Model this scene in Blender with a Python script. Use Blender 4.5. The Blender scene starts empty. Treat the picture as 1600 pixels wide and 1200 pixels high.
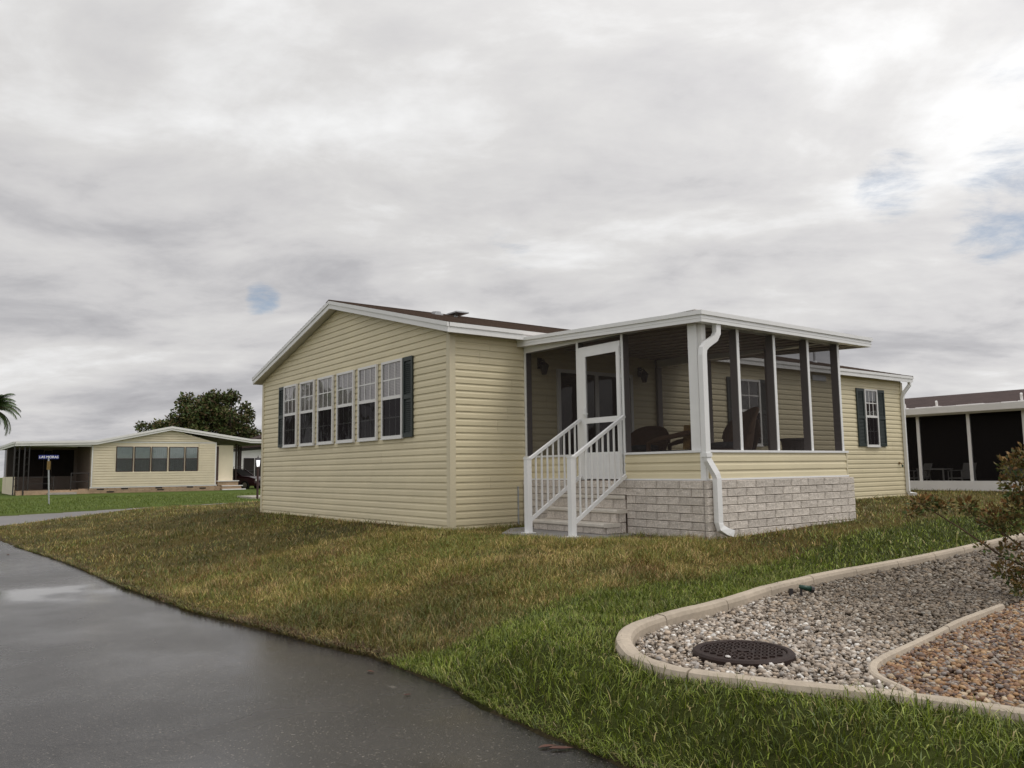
import bpy, math, random
import numpy as np
from mathutils import Matrix, Vector
random.seed(7); rng = np.random.default_rng(7)
SC = bpy.context.scene
COL = SC.collection
R = math.radians

# ------------------------------------------------------------------ camera
cam = bpy.data.cameras.new('camera'); CAM = bpy.data.objects.new('camera', cam); COL.objects.link(CAM)
CR = Vector((0.5989135, 0.8007091, -0.0129436)); CU = Vector((0.0932444, -0.0536734, 0.9941955)); CF = Vector((-0.7953667, 0.5966440, 0.1068073))
CP = (10.4246, -6.6248, 0.8926)
CAM.matrix_world = Matrix(((CR.x, CU.x, -CF.x, CP[0]), (CR.y, CU.y, -CF.y, CP[1]), (CR.z, CU.z, -CF.z, CP[2]), (0, 0, 0, 1)))
cam.sensor_width = 36; cam.lens = 28.036; cam.clip_start = .05; cam.clip_end = 3000
SC.camera = CAM

# ------------------------------------------------------------------ sky, sun, exposure
SUN_AZ = Vector((0.80, 0.60, 0)).normalized(); SUN_EL = R(57)
world = bpy.data.worlds.new('World'); SC.world = world; world.use_nodes = True
def build_sky():
    nt = world.node_tree; N = nt.nodes; L = nt.links; N.clear()
    def n(t, **k):
        o = N.new(t)
        for a, b in k.items(): setattr(o, a, b)
        return o
    def m(op, a, b=None, c=None, clamp=False):
        o = n('ShaderNodeMath', operation=op, use_clamp=clamp)
        for i, v in enumerate((a, b, c)):
            if v is None: continue
            if isinstance(v, (int, float)): o.inputs[i].default_value = v
            else: L.new(v, o.inputs[i])
        return o.outputs[0]
    def dot(vec, d):
        o = n('ShaderNodeVectorMath', operation='DOT_PRODUCT'); L.new(vec, o.inputs[0]); o.inputs[1].default_value = d
        return o.outputs['Value']
    def ramp(v, stops):
        o = n('ShaderNodeValToRGB'); L.new(v, o.inputs[0]); e = o.color_ramp.elements
        while len(e) < len(stops): e.new(.5)
        for x, (p, c) in zip(e, stops): x.position = p; x.color = (*c, 1)
        return o.outputs[0]
    def mrange(v, a, b, c=0., d=1.):
        o = n('ShaderNodeMapRange', interpolation_type='SMOOTHSTEP'); L.new(v, o.inputs[0])
        for i, q in enumerate((a, b, c, d)): o.inputs[i + 1].default_value = q
        return o.outputs[0]
    tc = n('ShaderNodeTexCoord'); D = tc.outputs['Generated']
    z = m('MAXIMUM', dot(D, (0, 0, 1)), 0.0)
    zc = m('ADD', z, 0.20)
    fr = Vector((-0.80, 0.60, 0)); rt = Vector((0.60, 0.80, 0))
    u = m('DIVIDE', dot(D, rt), zc); v = m('DIVIDE', dot(D, fr), zc)
    def noise(su, sv, off, scale, det, rough, dist):
        c = n('ShaderNodeCombineXYZ'); L.new(m('MULTIPLY_ADD', u, su, off), c.inputs[0]); L.new(m('MULTIPLY_ADD', v, sv, off * 1.7), c.inputs[1])
        # shear the streaks a little, as wind does
        L.new(m('MULTIPLY', u, 0.12), c.inputs[2])
        t = n('ShaderNodeTexNoise'); L.new(c.outputs[0], t.inputs['Vector'])
        t.inputs['Scale'].default_value = scale; t.inputs['Detail'].default_value = det; t.inputs['Roughness'].default_value = rough; t.inputs['Distortion'].default_value = dist
        return t.outputs['Fac']
    n1 = noise(.62, 1.0, 3.1, .70, 8, .52, .35)
    n2 = noise(.85, 1.15, 8.4, 1.8, 9, .57, .35)
    n3 = noise(.8, 1.0, 1.7, 4.2, 6, .6, .3)
    s = m('ADD', m('ADD', m('MULTIPLY', n1, .46), m('MULTIPLY', n2, .38)), m('MULTIPLY', n3, .16))
    col = ramp(s, [(.35, (.36, .355, .375)), (.43, (.50, .495, .51)), (.48, (.625, .615, .62)), (.53, (.70, .69, .685)), (.60, (.88, .88, .88))])
    # brighter veil towards the hidden sun and the zenith (overcast sky)
    sd = (SUN_AZ * math.cos(SUN_EL)); sd = (sd.x, sd.y, math.sin(SUN_EL))
    glow = mrange(dot(D, sd), 0.0, 1.0, 0.95, 1.45)
    zen = mrange(z, .45, 1.0, 1.0, 1.5)
    k = m('MULTIPLY', glow, zen)
    k = m('MULTIPLY', k, 1.05)
    vm = n('ShaderNodeVectorMath', operation='SCALE'); L.new(col, vm.inputs[0]); L.new(k, vm.inputs['Scale'])
    bg1 = n('ShaderNodeBackground'); L.new(vm.outputs[0], bg1.inputs[0]); bg1.inputs[1].default_value = 1.0
    sky = n('ShaderNodeTexSky', sky_type='NISHITA', sun_disc=False); sky.sun_elevation = SUN_EL; sky.sun_rotation = math.atan2(SUN_AZ.x, SUN_AZ.y)
    bg2 = n('ShaderNodeBackground'); L.new(sky.outputs[0], bg2.inputs[0]); bg2.inputs[1].default_value = 0.10
    # openings in the cloud deck
    hole = None; n4 = noise(.9, 1.5, 5.3, 3.6, 10, .66, .4)
    for (px, py, rad, bias, amt) in HOLES:
        dd = (CF + CR * ((px - 800) / 1246) - CU * ((py - 600) / 1246)).normalized()
        near = mrange(dot(D, dd), math.cos(rad), 1.0)
        v = m('ADD', m('MULTIPLY', near, bias), m('MULTIPLY', m('SUBTRACT', .5, n4), 2.6))
        h = m('MULTIPLY', m('MULTIPLY', mrange(v, .30, 1.15), amt), mrange(near, 0.0, .25))
        hole = h if hole is None else m('MAXIMUM', hole, h)
    mx = n('ShaderNodeMixShader'); L.new(hole, mx.inputs[0]); L.new(bg1.outputs[0], mx.inputs[1]); L.new(bg2.outputs[0], mx.inputs[2])
    out = n('ShaderNodeOutputWorld'); L.new(mx.outputs[0], out.inputs[0])
HOLES = [(410, 467, .028, .9, .7), (1575, 305, .085, .80, .66), (1395, 290, .06, .85, .66), (1580, 70, .055, .45, .45), (800, 375, .05, .45, .40)]
build_sky()
sun = bpy.data.lights.new('sun', 'SUN'); sun.energy = 1.15; sun.angle = R(26); sun.color = (1.0, .955, .88)
SUN = bpy.data.objects.new('sun', sun); COL.objects.link(SUN); SUN.location = (20, 12, 30)
SUN.rotation_euler = (-Vector((SUN_AZ.x * math.cos(SUN_EL), SUN_AZ.y * math.cos(SUN_EL), math.sin(SUN_EL)))).to_track_quat('-Z', 'Y').to_euler()
SC.view_settings.view_transform = 'Standard'; SC.view_settings.look = 'None'; SC.view_settings.exposure = 0.0; SC.view_settings.gamma = 1.0
SC.view_settings.use_curve_mapping = False
try:
    SC.cycles.max_bounces = 6; SC.cycles.transparent_max_bounces = 16
except Exception: pass

# ------------------------------------------------------------------ materials
MATS = {}
def mat(name, col, rough=.6, spec=.5, noise=None, bump=None, attr=None, rnd=0., metal=0., extra=None):
    """noise=(scale, amount[, stretch xyz]) varies the base colour, bump=(scale, strength, distance), rnd varies it per object"""
    M = bpy.data.materials.new(name); M.use_nodes = True; nt = M.node_tree; N = nt.nodes; L = nt.links
    b = N['Principled BSDF']; b.inputs['Roughness'].default_value = rough; b.inputs['Specular IOR Level'].default_value = spec; b.inputs['Metallic'].default_value = metal
    b.inputs['Base Color'].default_value = (*col, 1)
    src = None
    if attr:
        a = N.new('ShaderNodeAttribute'); a.attribute_name = attr; src = a.outputs['Color']
    co = N.new('ShaderNodeTexCoord')
    def tex(scale, stretch=None, det=5):
        t = N.new('ShaderNodeTexNoise'); t.inputs['Scale'].default_value = scale; t.inputs['Detail'].default_value = det; t.inputs['Roughness'].default_value = .6
        if stretch:
            mp = N.new('ShaderNodeMapping'); mp.inputs['Scale'].default_value = stretch; L.new(co.outputs['Object'], mp.inputs['Vector']); L.new(mp.outputs[0], t.inputs['Vector'])
        else: L.new(co.outputs['Object'], t.inputs['Vector'])
        return t.outputs['Fac']
    def mulcol(src, fac_socket, lo, hi):
        mr = N.new('ShaderNodeMapRange'); mr.inputs[1].default_value = .25; mr.inputs[2].default_value = .75; mr.inputs[3].default_value = lo; mr.inputs[4].default_value = hi
        L.new(fac_socket, mr.inputs[0])
        vm = N.new('ShaderNodeVectorMath'); vm.operation = 'SCALE'
        if src is None: vm.inputs[0].default_value = col
        else: L.new(src, vm.inputs[0])
        L.new(mr.outputs[0], vm.inputs['Scale']); return vm.outputs[0]
    if noise:
        for nz in (noise if isinstance(noise, list) else [noise]):
            src = mulcol(src, tex(nz[0], nz[2] if len(nz) > 2 else None), 1 - nz[1], 1 + nz[1])
    if rnd:
        oi = N.new('ShaderNodeObjectInfo'); mr = N.new('ShaderNodeMapRange'); mr.inputs[3].default_value = 1 - rnd; mr.inputs[4].default_value = 1 + rnd
        L.new(oi.outputs['Random'], mr.inputs[0]); vm = N.new('ShaderNodeVectorMath'); vm.operation = 'SCALE'
        if src is None: vm.inputs[0].default_value = col
        else: L.new(src, vm.inputs[0])
        L.new(mr.outputs[0], vm.inputs['Scale']); src = vm.outputs[0]
    if src is not None: L.new(src, b.inputs['Base Color'])
    if bump:
        bp = N.new('ShaderNodeBump'); bp.inputs['Strength'].default_value = bump[1]; bp.inputs['Distance'].default_value = bump[2]
        L.new(tex(bump[0], None, 6), bp.inputs['Height']); L.new(bp.outputs[0], b.inputs['Normal'])
    if extra: extra(M, N, L, b, co)
    MATS[name] = M
    return M

def wet_asphalt(M, N, L, b, co):
    def tn(s, d=5, r=.6):
        t = N.new('ShaderNodeTexNoise'); t.inputs['Scale'].default_value = s; t.inputs['Detail'].default_value = d; t.inputs['Roughness'].default_value = r
        L.new(co.outputs['Object'], t.inputs['Vector']); return t.outputs['Fac']
    def ramp(v, stops):
        o = N.new('ShaderNodeValToRGB'); L.new(v, o.inputs[0]); e = o.color_ramp.elements
        while len(e) < len(stops): e.new(.5)
        for x, (p, c) in zip(e, stops): x.position = p; x.color = (*c, 1)
        return o.outputs[0]
    vo = N.new('ShaderNodeTexVoronoi'); vo.inputs['Scale'].default_value = 140; L.new(co.outputs['Object'], vo.inputs['Vector'])
    chips = ramp(vo.outputs['Color'], [(.0, (.016, .015, .0145)), (.55, (.031, .029, .027)), (.86, (.052, .047, .042)), (.965, (.21, .19, .165))])
    patch = ramp(tn(.55), [(.3, (.62, .60, .58)), (.7, (1.30, 1.26, 1.22))])
    # a pale worn spot and old hairline cracks
    vs = N.new('ShaderNodeVectorMath'); vs.operation = 'SUBTRACT'; vs.inputs[1].default_value = (5.56, -3.99, -.53); L.new(co.outputs['Object'], vs.inputs[0])
    ml = N.new('ShaderNodeVectorMath'); ml.operation = 'MULTIPLY'; ml.inputs[1].default_value = (7.5, 14, 0); L.new(vs.outputs[0], ml.inputs[0])
    ln = N.new('ShaderNodeVectorMath'); ln.operation = 'LENGTH'; L.new(ml.outputs[0], ln.inputs[0])
    ad = N.new('ShaderNodeMath'); ad.operation = 'MULTIPLY_ADD'; ad.inputs[1].default_value = 1.3; L.new(tn(9, 6, .7), ad.inputs[0]); L.new(ln.outputs['Value'], ad.inputs[2])
    spot = ramp(ad.outputs[0], [(.55, (1, 1, 1)), (1.0, (0, 0, 0))])
    mx = N.new('ShaderNodeMix'); mx.data_type = 'RGBA'; mx.blend_type = 'MULTIPLY'; mx.inputs[0].default_value = 1
    L.new(chips, mx.inputs[6]); L.new(patch, mx.inputs[7]); 
    m2 = N.new('ShaderNodeMix'); m2.data_type = 'RGBA'; L.new(spot, m2.inputs[0]); L.new(mx.outputs[2], m2.inputs[6]); m2.inputs[7].default_value = (.16, .145, .125, 1)
    ck = N.new('ShaderNodeTexVoronoi'); ck.feature = 'DISTANCE_TO_EDGE'; ck.inputs['Scale'].default_value = .42
    wv = N.new('ShaderNodeVectorMath'); wv.operation = 'MULTIPLY_ADD'; wv.inputs[1].default_value = (.35, .35, 0)
    nv = N.new('ShaderNodeTexNoise'); nv.inputs['Scale'].default_value = 1.6; nv.inputs['Detail'].default_value = 6; L.new(co.outputs['Object'], nv.inputs['Vector']); L.new(nv.outputs['Color'], wv.inputs[0]); L.new(co.outputs['Object'], wv.inputs[2]); L.new(wv.outputs[0], ck.inputs['Vector'])
    ckr = ramp(ck.outputs['Distance'], [(.0, (.45, .44, .43)), (.006, (1, 1, 1))])
    m3 = N.new('ShaderNodeMix'); m3.data_type = 'RGBA'; m3.blend_type = 'MULTIPLY'; m3.inputs[0].default_value = .7; L.new(m2.outputs[2], m3.inputs[6]); L.new(ckr, m3.inputs[7]); L.new(m3.outputs[2], b.inputs['Base Color'])
    rr = N.new('ShaderNodeMapRange'); rr.inputs[1].default_value = .35; rr.inputs[2].default_value = .66; rr.inputs[3].default_value = .06; rr.inputs[4].default_value = .36
    t2 = tn(.42, 5, .55); L.new(t2, rr.inputs[0]); L.new(rr.outputs[0], b.inputs['Roughness'])
    bp = N.new('ShaderNodeBump'); bp.inputs['Distance'].default_value = .004; L.new(vo.outputs['Distance'], bp.inputs['Height'])
    bs = N.new('ShaderNodeMapRange'); bs.inputs[1].default_value = .35; bs.inputs[2].default_value = .62; bs.inputs[3].default_value = .02; bs.inputs[4].default_value = .34
    L.new(t2, bs.inputs[0]); L.new(bs.outputs[0], bp.inputs['Strength']); L.new(bp.outputs[0], b.inputs['Normal'])

def simple_shader(name, build):
    M = bpy.data.materials.new(name); M.use_nodes = True; nt = M.node_tree; nt.nodes.clear()
    out = nt.nodes.new('ShaderNodeOutputMaterial'); nt.links.new(build(nt.nodes, nt.links), out.inputs[0]); MATS[name] = M; return M
def screen_mesh(fac, col):
    def f(N, L):
        t = N.new('ShaderNodeBsdfTransparent'); d = N.new('ShaderNodeBsdfDiffuse'); d.inputs[0].default_value = (*col, 1)
        x = N.new('ShaderNodeMixShader'); x.inputs[0].default_value = fac; L.new(t.outputs[0], x.inputs[1]); L.new(d.outputs[0], x.inputs[2]); return x.outputs[0]
    return f
def glass_pane(tint, gain):
    def f(N, L):
        t = N.new('ShaderNodeBsdfTransparent'); t.inputs[0].default_value = (*tint, 1); g = N.new('ShaderNodeBsdfGlossy'); g.inputs['Roughness'].default_value = .012
        fr = N.new('ShaderNodeFresnel'); fr.inputs[0].default_value = 1.5
        mm = N.new('ShaderNodeMath'); mm.operation = 'MULTIPLY'; mm.use_clamp = True; mm.inputs[1].default_value = gain; L.new(fr.outputs[0], mm.inputs[0])
        # slightly wavy panes
        tc = N.new('ShaderNodeTexCoord'); nz = N.new('ShaderNodeTexNoise'); nz.inputs['Scale'].default_value = 2.5; L.new(tc.outputs['Object'], nz.inputs['Vector'])
        bp = N.new('ShaderNodeBump'); bp.inputs['Strength'].default_value = .12; bp.inputs['Distance'].default_value = .02; L.new(nz.outputs['Fac'], bp.inputs['Height']); L.new(bp.outputs[0], g.inputs['Normal'])
        x = N.new('ShaderNodeMixShader'); L.new(mm.outputs[0], x.inputs[0]); L.new(t.outputs[0], x.inputs[1]); L.new(g.outputs[0], x.inputs[2]); return x.outputs[0]
    return f

mat('vinyl', (.69, .61, .41), .48, .45, noise=[(1.1, .07), (7, .04, (.3, .3, 3))], rnd=.03)
mat('vinyl_trim', (.66, .59, .42), .5, .45, noise=(2, .05))
mat('white', (.78, .775, .76), .42, .5, noise=[(1.7, .05), (14, .025)])
mat('white_metal', (.80, .80, .79), .32, .5, noise=(3, .04))
mat('frame_white', (.74, .73, .71), .4, .5, noise=(3, .04))
mat('soffit', (.60, .585, .55), .6)
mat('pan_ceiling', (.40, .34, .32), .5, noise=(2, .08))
mat('shutter', (.024, .034, .031), .5, .5, noise=(4, .15))
mat('shingle', (.095, .066, .050), .9, .2, noise=[(3, .25), (45, .35)], bump=(60, .6, .01))
mat('shingle_far', (.055, .036, .032), .9, .2, noise=[(2, .25), (14, .35)])
mat('block', (.60, .545, .485), .9, .2, noise=[(5, .12), (38, .30)], rnd=.10, bump=(48, .9, .016))
mat('mortar', (.27, .205, .16), .95, .1, noise=(20, .2))
mat('tread', (.62, .575, .505), .8, .3, noise=[(6, .10), (40, .07)], bump=(60, .3, .004))
mat('concrete', (.42, .385, .33), .85, .3, noise=[(2.2, .16), (25, .12)], bump=(70, .4, .004))
mat('curb', (.43, .365, .285), .85, .3, noise=[(1.8, .16), (22, .12)], bump=(60, .45, .004))
mat('pad', (.26, .25, .24), .7, .4, noise=[(3, .2), (30, .1)], bump=(60, .4, .004))
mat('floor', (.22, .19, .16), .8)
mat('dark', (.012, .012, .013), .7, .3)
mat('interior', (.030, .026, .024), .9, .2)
mat('blind', (.66, .585, .58), .7, .3)
mat('iron', (.028, .024, .024), .45, .5)
mat('wicker', (.15, .088, .052), .7, .35, noise=(60, .4), bump=(120, .9, .01))
mat('wicker_dark', (.11, .062, .038), .7, .35, noise=(60, .4), bump=(120, .9, .01))
mat('cushion', (.05, .06, .065), .9, .2, noise=(14, .5))
mat('cushion_floral', (.34, .21, .08), .9, .2, noise=[(9, .7)])
mat('planter', (.05, .045, .042), .8, noise=(40, .3))
mat('cast_iron', (.026, .014, .011), .6, .3, noise=[(4, .35), (30, .25)], bump=(90, .5, .003))
mat('asphalt', (.04, .04, .04), .4, .5, extra=wet_asphalt)
mat('street', (.16, .15, .145), .6, .4, noise=[(.6, .15), (9, .12)])
mat('ground', (.1, .1, .05), .95, .1, attr='Col', noise=[(2.2, .22), (28, .3)], bump=(24, .9, .03))
mat('blades', (.1, .1, .05), .48, .40, attr='Col')
mat('stones', (.4, .4, .4), .55, .4, attr='Col', noise=(40, .12))
mat('leaves', (.1, .1, .05), .6, .3, attr='Col')
mat('bark', (.085, .062, .05), .95, .1, noise=(6, .3), bump=(14, .8, .03))
mat('twig', (.11, .078, .05), .85, .2, noise=(30, .25))
mat('brick', (.40, .285, .19), .9, .2, noise=[(3, .15), (22, .2)], rnd=.12)
mat('far_vinyl', (.75, .665, .50), .6, noise=(1.5, .06))
mat('far_trim', (.76, .74, .72), .5, noise=(2, .05))
mat('door_dark', (.05, .022, .018), .5)
mat('curtain', (.62, .68, .68), .8, noise=(5, .08))
mat('post_grey', (.21, .19, .185), .5, .4, noise=(3, .06))  # mid grey post bodies, their outer faces are white
mat('car_paint', (.045, .014, .018), .28, .6, noise=(2, .15))
mat('tyre', (.014, .014, .014), .8)
mat('chrome', (.55, .55, .55), .3, .5, metal=1)
mat('galv', (.45, .46, .47), .45, .5, noise=(20, .15), metal=.6)
mat('sign_blue', (.012, .022, .20), .4)
mat('sign_white', (.80, .80, .82), .4)
mat('lamp_glass', (.86, .85, .82), .25, .5)
simple_shader('lantern_light', lambda N, L: (lambda e: (setattr(e.inputs[1], 'default_value', 1.6), e.outputs[0])[1])(N.new('ShaderNodeEmission')))
mat('carport_ceiling', (.27, .225, .20), .7)
mat('shaded_vinyl', (.22, .18, .155), .7)  # dark version of the far siding, porch shade put into the colour
mat('brass', (.24, .16, .06), .4, metal=.7)
mat('green_plastic', (.008, .045, .028), .4)
mat('dry_leaf', (.09, .036, .02), .7, noise=(20, .35))
mat('quartz', (.75, .72, .68), .5)
simple_shader('screen', screen_mesh(.47, (.045, .038, .036)))
simple_shader('window_screen', screen_mesh(.62, (.030, .025, .027)))
simple_shader('lanai_screen', screen_mesh(.68, (.018, .016, .016)))
simple_shader('glass', glass_pane((.94, .96, .96), 2.0))
simple_shader('glass_dark', glass_pane((.35, .36, .36), 1.3))

# ------------------------------------------------------------------ helpers
ORG = {}
class MB:
    def __init__(s): s.v = []; s.f = []
    def quad(s, *p):
        b = len(s.v); s.v += [tuple(q) for q in p]; s.f.append(tuple(range(b, b + len(p)))); return s
    def box(s, x0, x1, y0, y1, z0, z1):
        b = len(s.v)
        s.v += [(x0, y0, z0), (x1, y0, z0), (x1, y1, z0), (x0, y1, z0), (x0, y0, z1), (x1, y0, z1), (x1, y1, z1), (x0, y1, z1)]
        s.f += [(b, b+3, b+2, b+1), (b+4, b+5, b+6, b+7), (b, b+1, b+5, b+4), (b+1, b+2, b+6, b+5), (b+2, b+3, b+7, b+6), (b+3, b, b+4, b+7)]
        return s
    def prism(s, poly, d):
        """poly: list of 3D points (planar), extruded by vector d"""
        b = len(s.v); n = len(poly); d = Vector(d)
        s.v += [tuple(p) for p in poly] + [tuple(Vector(p) + d) for p in poly]
        s.f.append(tuple(range(b + n - 1, b - 1, -1))); s.f.append(tuple(range(b + n, b + 2 * n)))
        for i in range(n):
            j = (i + 1) % n; s.f.append((b + i, b + j, b + n + j, b + n + i))
        return s
    def tube(s, pts, r, n=8, cap=True, up=(0, 0, 1), ry=None):
        """sweep of an n-gon (n=4: rectangle r x ry) along pts; r may be a list"""
        pts = [Vector(p) for p in pts]; b = len(s.v); m = len(pts)
        for i, p in enumerate(pts):
            t = (pts[min(i + 1, m - 1)] - pts[max(i - 1, 0)]).normalized()
            a = t.cross(Vector(up))
            if a.length < 1e-3: a = t.cross(Vector((0, 1, 0)))
            if a.length < 1e-3: a = t.cross(Vector((1, 0, 0)))
            a.normalize(); c = a.cross(t).normalized()
            rr = r[i] if isinstance(r, (list, tuple)) else r
            # mitre so rectangular pipes keep their width through bends
            for k in range(n):
                if n == 4:
                    sx = (-1, 1, 1, -1)[k] * rr; sy = (-1, -1, 1, 1)[k] * (ry if ry else rr)
                else:
                    q = 2 * math.pi * k / n; sx = rr * math.cos(q); sy = (ry if ry else rr) * math.sin(q)
                s.v.append(tuple(p + a * sx + c * sy))
        for i in range(m - 1):
            for k in range(n):
                k2 = (k + 1) % n; s.f.append((b + i*n + k, b + i*n + k2, b + (i+1)*n + k2, b + (i+1)*n + k))
        if cap:
            s.f.append(tuple(b + k for k in range(n - 1, -1, -1))); s.f.append(tuple(b + (m-1)*n + k for k in range(n)))
        return s
    def lathe(s, c, prof, n=16):
        b = len(s.v); m = len(prof)
        for (r, z) in prof:
            for k in range(n):
                q = 2*math.pi*k/n; s.v.append((c[0] + r*math.cos(q), c[1] + r*math.sin(q), c[2] + z))
        for i in range(m - 1):
            for k in range(n):
                k2 = (k+1) % n; s.f.append((b+i*n+k, b+i*n+k2, b+(i+1)*n+k2, b+(i+1)*n+k))
        s.f.append(tuple(b+k for k in range(n-1, -1, -1))); s.f.append(tuple(b+(m-1)*n+k for k in range(n)))
        return s
    def mesh(s, name, material, org=(0, 0, 0), smooth=False):
        me = bpy.data.meshes.new(name); o = Vector(org)
        me.from_pydata([tuple(Vector(v) - o) for v in s.v], [], s.f); me.validate(); me.update()
        if material: me.materials.append(MATS[material])
        if smooth:
            for p in me.polygons: p.use_smooth = True
        return me
def obj(name, me, parent=None, loc=(0, 0, 0), rz=0., **props):
    o = bpy.data.objects.new(name, me); COL.objects.link(o); o.location = loc; o.rotation_euler = (0, 0, rz)
    if parent: o.parent = parent
    for k, v in props.items(): o[k] = v
    return o
def org_of(p):
    return ORG.get(p.name, (0, 0, 0)) if p else (0, 0, 0)
def part(name, mb, material, parent, smooth=False, **props):
    """mesh built in the coordinates its thing is built in"""
    og = org_of(parent); o = obj(name, mb.mesh(name, material, og, smooth), parent, **props); ORG[o.name] = og; return o
def place(name, me, parent, loc, rz=0., **props):
    """shared mesh placed at loc (same coordinates as part())"""
    og = Vector(org_of(parent)); o = obj(name, me, parent, tuple(Vector(loc) - og), rz, **props); ORG[o.name] = (0, 0, 0); return o
def thing(name, label, cat, loc, rz=0., group=None, local=False):
    o = bpy.data.objects.new(name, None); COL.objects.link(o); o.location = loc; o.rotation_euler = (0, 0, rz); o.empty_display_size = .2
    o['label'] = label; o['category'] = cat
    if group: o['group'] = group
    ORG[o.name] = (0, 0, 0) if local else tuple(loc)
    return o
def solo(name, mb, material, label, cat, group=None, smooth=False, kind=None, org=(0, 0, 0)):
    o = obj(name, mb.mesh(name, material, org, smooth), None, org)
    if kind: o['kind'] = kind
    if label: o['label'] = label
    if cat: o['category'] = cat
    if group: o['group'] = group
    ORG[o.name] = tuple(org); return o
def kids(o): return [c for c in bpy.data.objects if c.parent == o]
def copy_tree(o, parent=None):
    c = o.copy(); COL.objects.link(c); c.parent = parent
    for k in kids(o): copy_tree(k, c)
    return c
def np_mesh(name, V, F, material, colors=None, smooth=False):
    """V (n,3), F list of (m,k) int arrays; colors (n,3) -> attribute Col"""
    me = bpy.data.meshes.new(name)
    loops = np.concatenate([f.ravel() for f in F]); sizes = np.concatenate([np.full(len(f), f.shape[1]) for f in F])
    me.vertices.add(len(V)); me.vertices.foreach_set('co', np.ascontiguousarray(V, dtype=np.float32).ravel())
    me.loops.add(len(loops)); me.loops.foreach_set('vertex_index', loops.astype(np.int32))
    me.polygons.add(len(sizes)); st = np.concatenate([[0], np.cumsum(sizes)[:-1]])
    me.polygons.foreach_set('loop_start', st.astype(np.int32))
    if smooth: me.polygons.foreach_set('use_smooth', np.ones(len(sizes), dtype=bool))
    if colors is not None:
        a = me.attributes.new('Col', 'FLOAT_COLOR', 'POINT'); c4 = np.ones((len(V), 4), dtype=np.float32); c4[:, :3] = colors; a.data.foreach_set('color', c4.ravel())
    me.update(calc_edges=True)
    me.materials.append(MATS[material]); return me
def smooth01(a, b, x):
    t = np.clip((np.asarray(x, dtype=float) - a) / (b - a), 0, 1); return t * t * (3 - 2 * t)
def vnoise(x, y, scale, seed=0):
    x = np.asarray(x) * scale; y = np.asarray(y) * scale; xi = np.floor(x).astype(np.int64); yi = np.floor(y).astype(np.int64); fx = x - xi; fy = y - yi
    def h(a, b):
        n = (a * 374761393 + b * 668265263 + seed * 974711) & 0x7fffffff; n = ((n ^ (n >> 13)) * 1274126177) & 0x7fffffff; return ((n ^ (n >> 16)) & 0xffff) / 65535.0
    fx = fx*fx*(3-2*fx); fy = fy*fy*(3-2*fy)
    return (h(xi, yi)*(1-fx) + h(xi+1, yi)*fx)*(1-fy) + (h(xi, yi+1)*(1-fx) + h(xi+1, yi+1)*fx)*fy
def fbm(x, y, s, seed=0, o=4):
    r = 0; a = .5; t = 0
    for i in range(o): r = r + a*vnoise(x, y, s*2**i, seed+i*17); t += a; a *= .55
    return r / t
def inside(poly, x, y):
    c = np.zeros(x.shape, bool); n = len(poly); j = n - 1
    for i in range(n):
        xi, yi = poly[i]; xj, yj = poly[j]
        cond = ((yi > y) != (yj > y)) & (x < (xj - xi) * (y - yi) / ((yj - yi) + 1e-12) + xi); c ^= cond; j = i
    return c

# ------------------------------------------------------------------ dimensions
W, LEN = 8.263, 13.786          # house width (gable) and length (side wall); corner of both at the origin
EAVE, RISE = 3.0, .253          # eave height, roof slope
OX, OY, FH = .237, .197, .154   # overhangs, fascia height
PX, PY0, PY1 = 3.821, 1.361, 4.759     # porch block base: outer x, front y, rear y
PFX, PFY = 3.749, 1.433                # porch screen wall planes
FLOOR, SILL = .722, 1.11

# ------------------------------------------------------------------ terrain
EDGE = np.array([(-400, -9), (-60, -5.6), (-14, -5.15), (-10.3, -5.0), (-4.7, -4.55), (-.55, -4.4), (1.73, -4.24), (2.95, -4.02), (4.0, -3.87), (4.7, -3.72), (5.8, -3.72), (6.6, -3.82), (7.35, -3.83), (9, -3.75), (30, -3.3), (400, 0)])
XB = np.array([(-40, 5.1), (-3.9, 5.1), (-3.05, 4.95), (-2.2, 4.88), (-1.1, 5.05), (-.3, 5.08), (1.74, 4.80), (4, 4.35), (6.5, 4.35), (12, 4.3), (60, 4.3)])
SNEAR = np.array([(-400, -10.), (-14, -12.), (-5.2, -13.5), (-4.7, -14.8), (-3.2, -17.2), (0, -18.6), (6, -19.3), (20, -20), (400, -30)])   # (y, x) near edge of cross street
SFAR = np.array([(-400, -16), (-12, -19.), (-4, -21.3), (-1.7, -22.6), (.2, -23.8), (2.9, -25.1), (6, -26.5), (10, -28.0), (16, -29.), (400, -45)])
def yedge(x): return np.interp(x, EDGE[:, 0], EDGE[:, 1])
def road_z(x): return -.53 + .10 * smooth01(-8, -16, x)
def in_road(x, y): return (y < yedge(x)) & (y > -13.0) & (x > -20)
def in_street(x, y): return (x < np.interp(y, SNEAR[:, 0], SNEAR[:, 1])) & (x > np.interp(y, SFAR[:, 0], SFAR[:, 1]))
BED = [(6.60, -2.88), (6.86, -3.08), (7.03, -3.17), (7.31, -3.21), (7.49, -3.165), (7.80, -3.035), (8.08, -2.90), (8.33, -2.77), (8.59, -2.68), (8.84, -2.62), (9.3, -2.53), (10.2, -2.2), (11.6, -1.3), (12.6, .8), (13, 4), (13, 9), (5.35, 9), (5.42, 7), (5.45, 6.16), (5.51, 4.24), (5.575, 2.51), (5.655, 1.07), (5.72, .41), (5.82, -.25), (6.0, -.95), (6.11, -1.50), (6.155, -1.85), (6.25, -2.30), (6.376, -2.60)]
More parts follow.
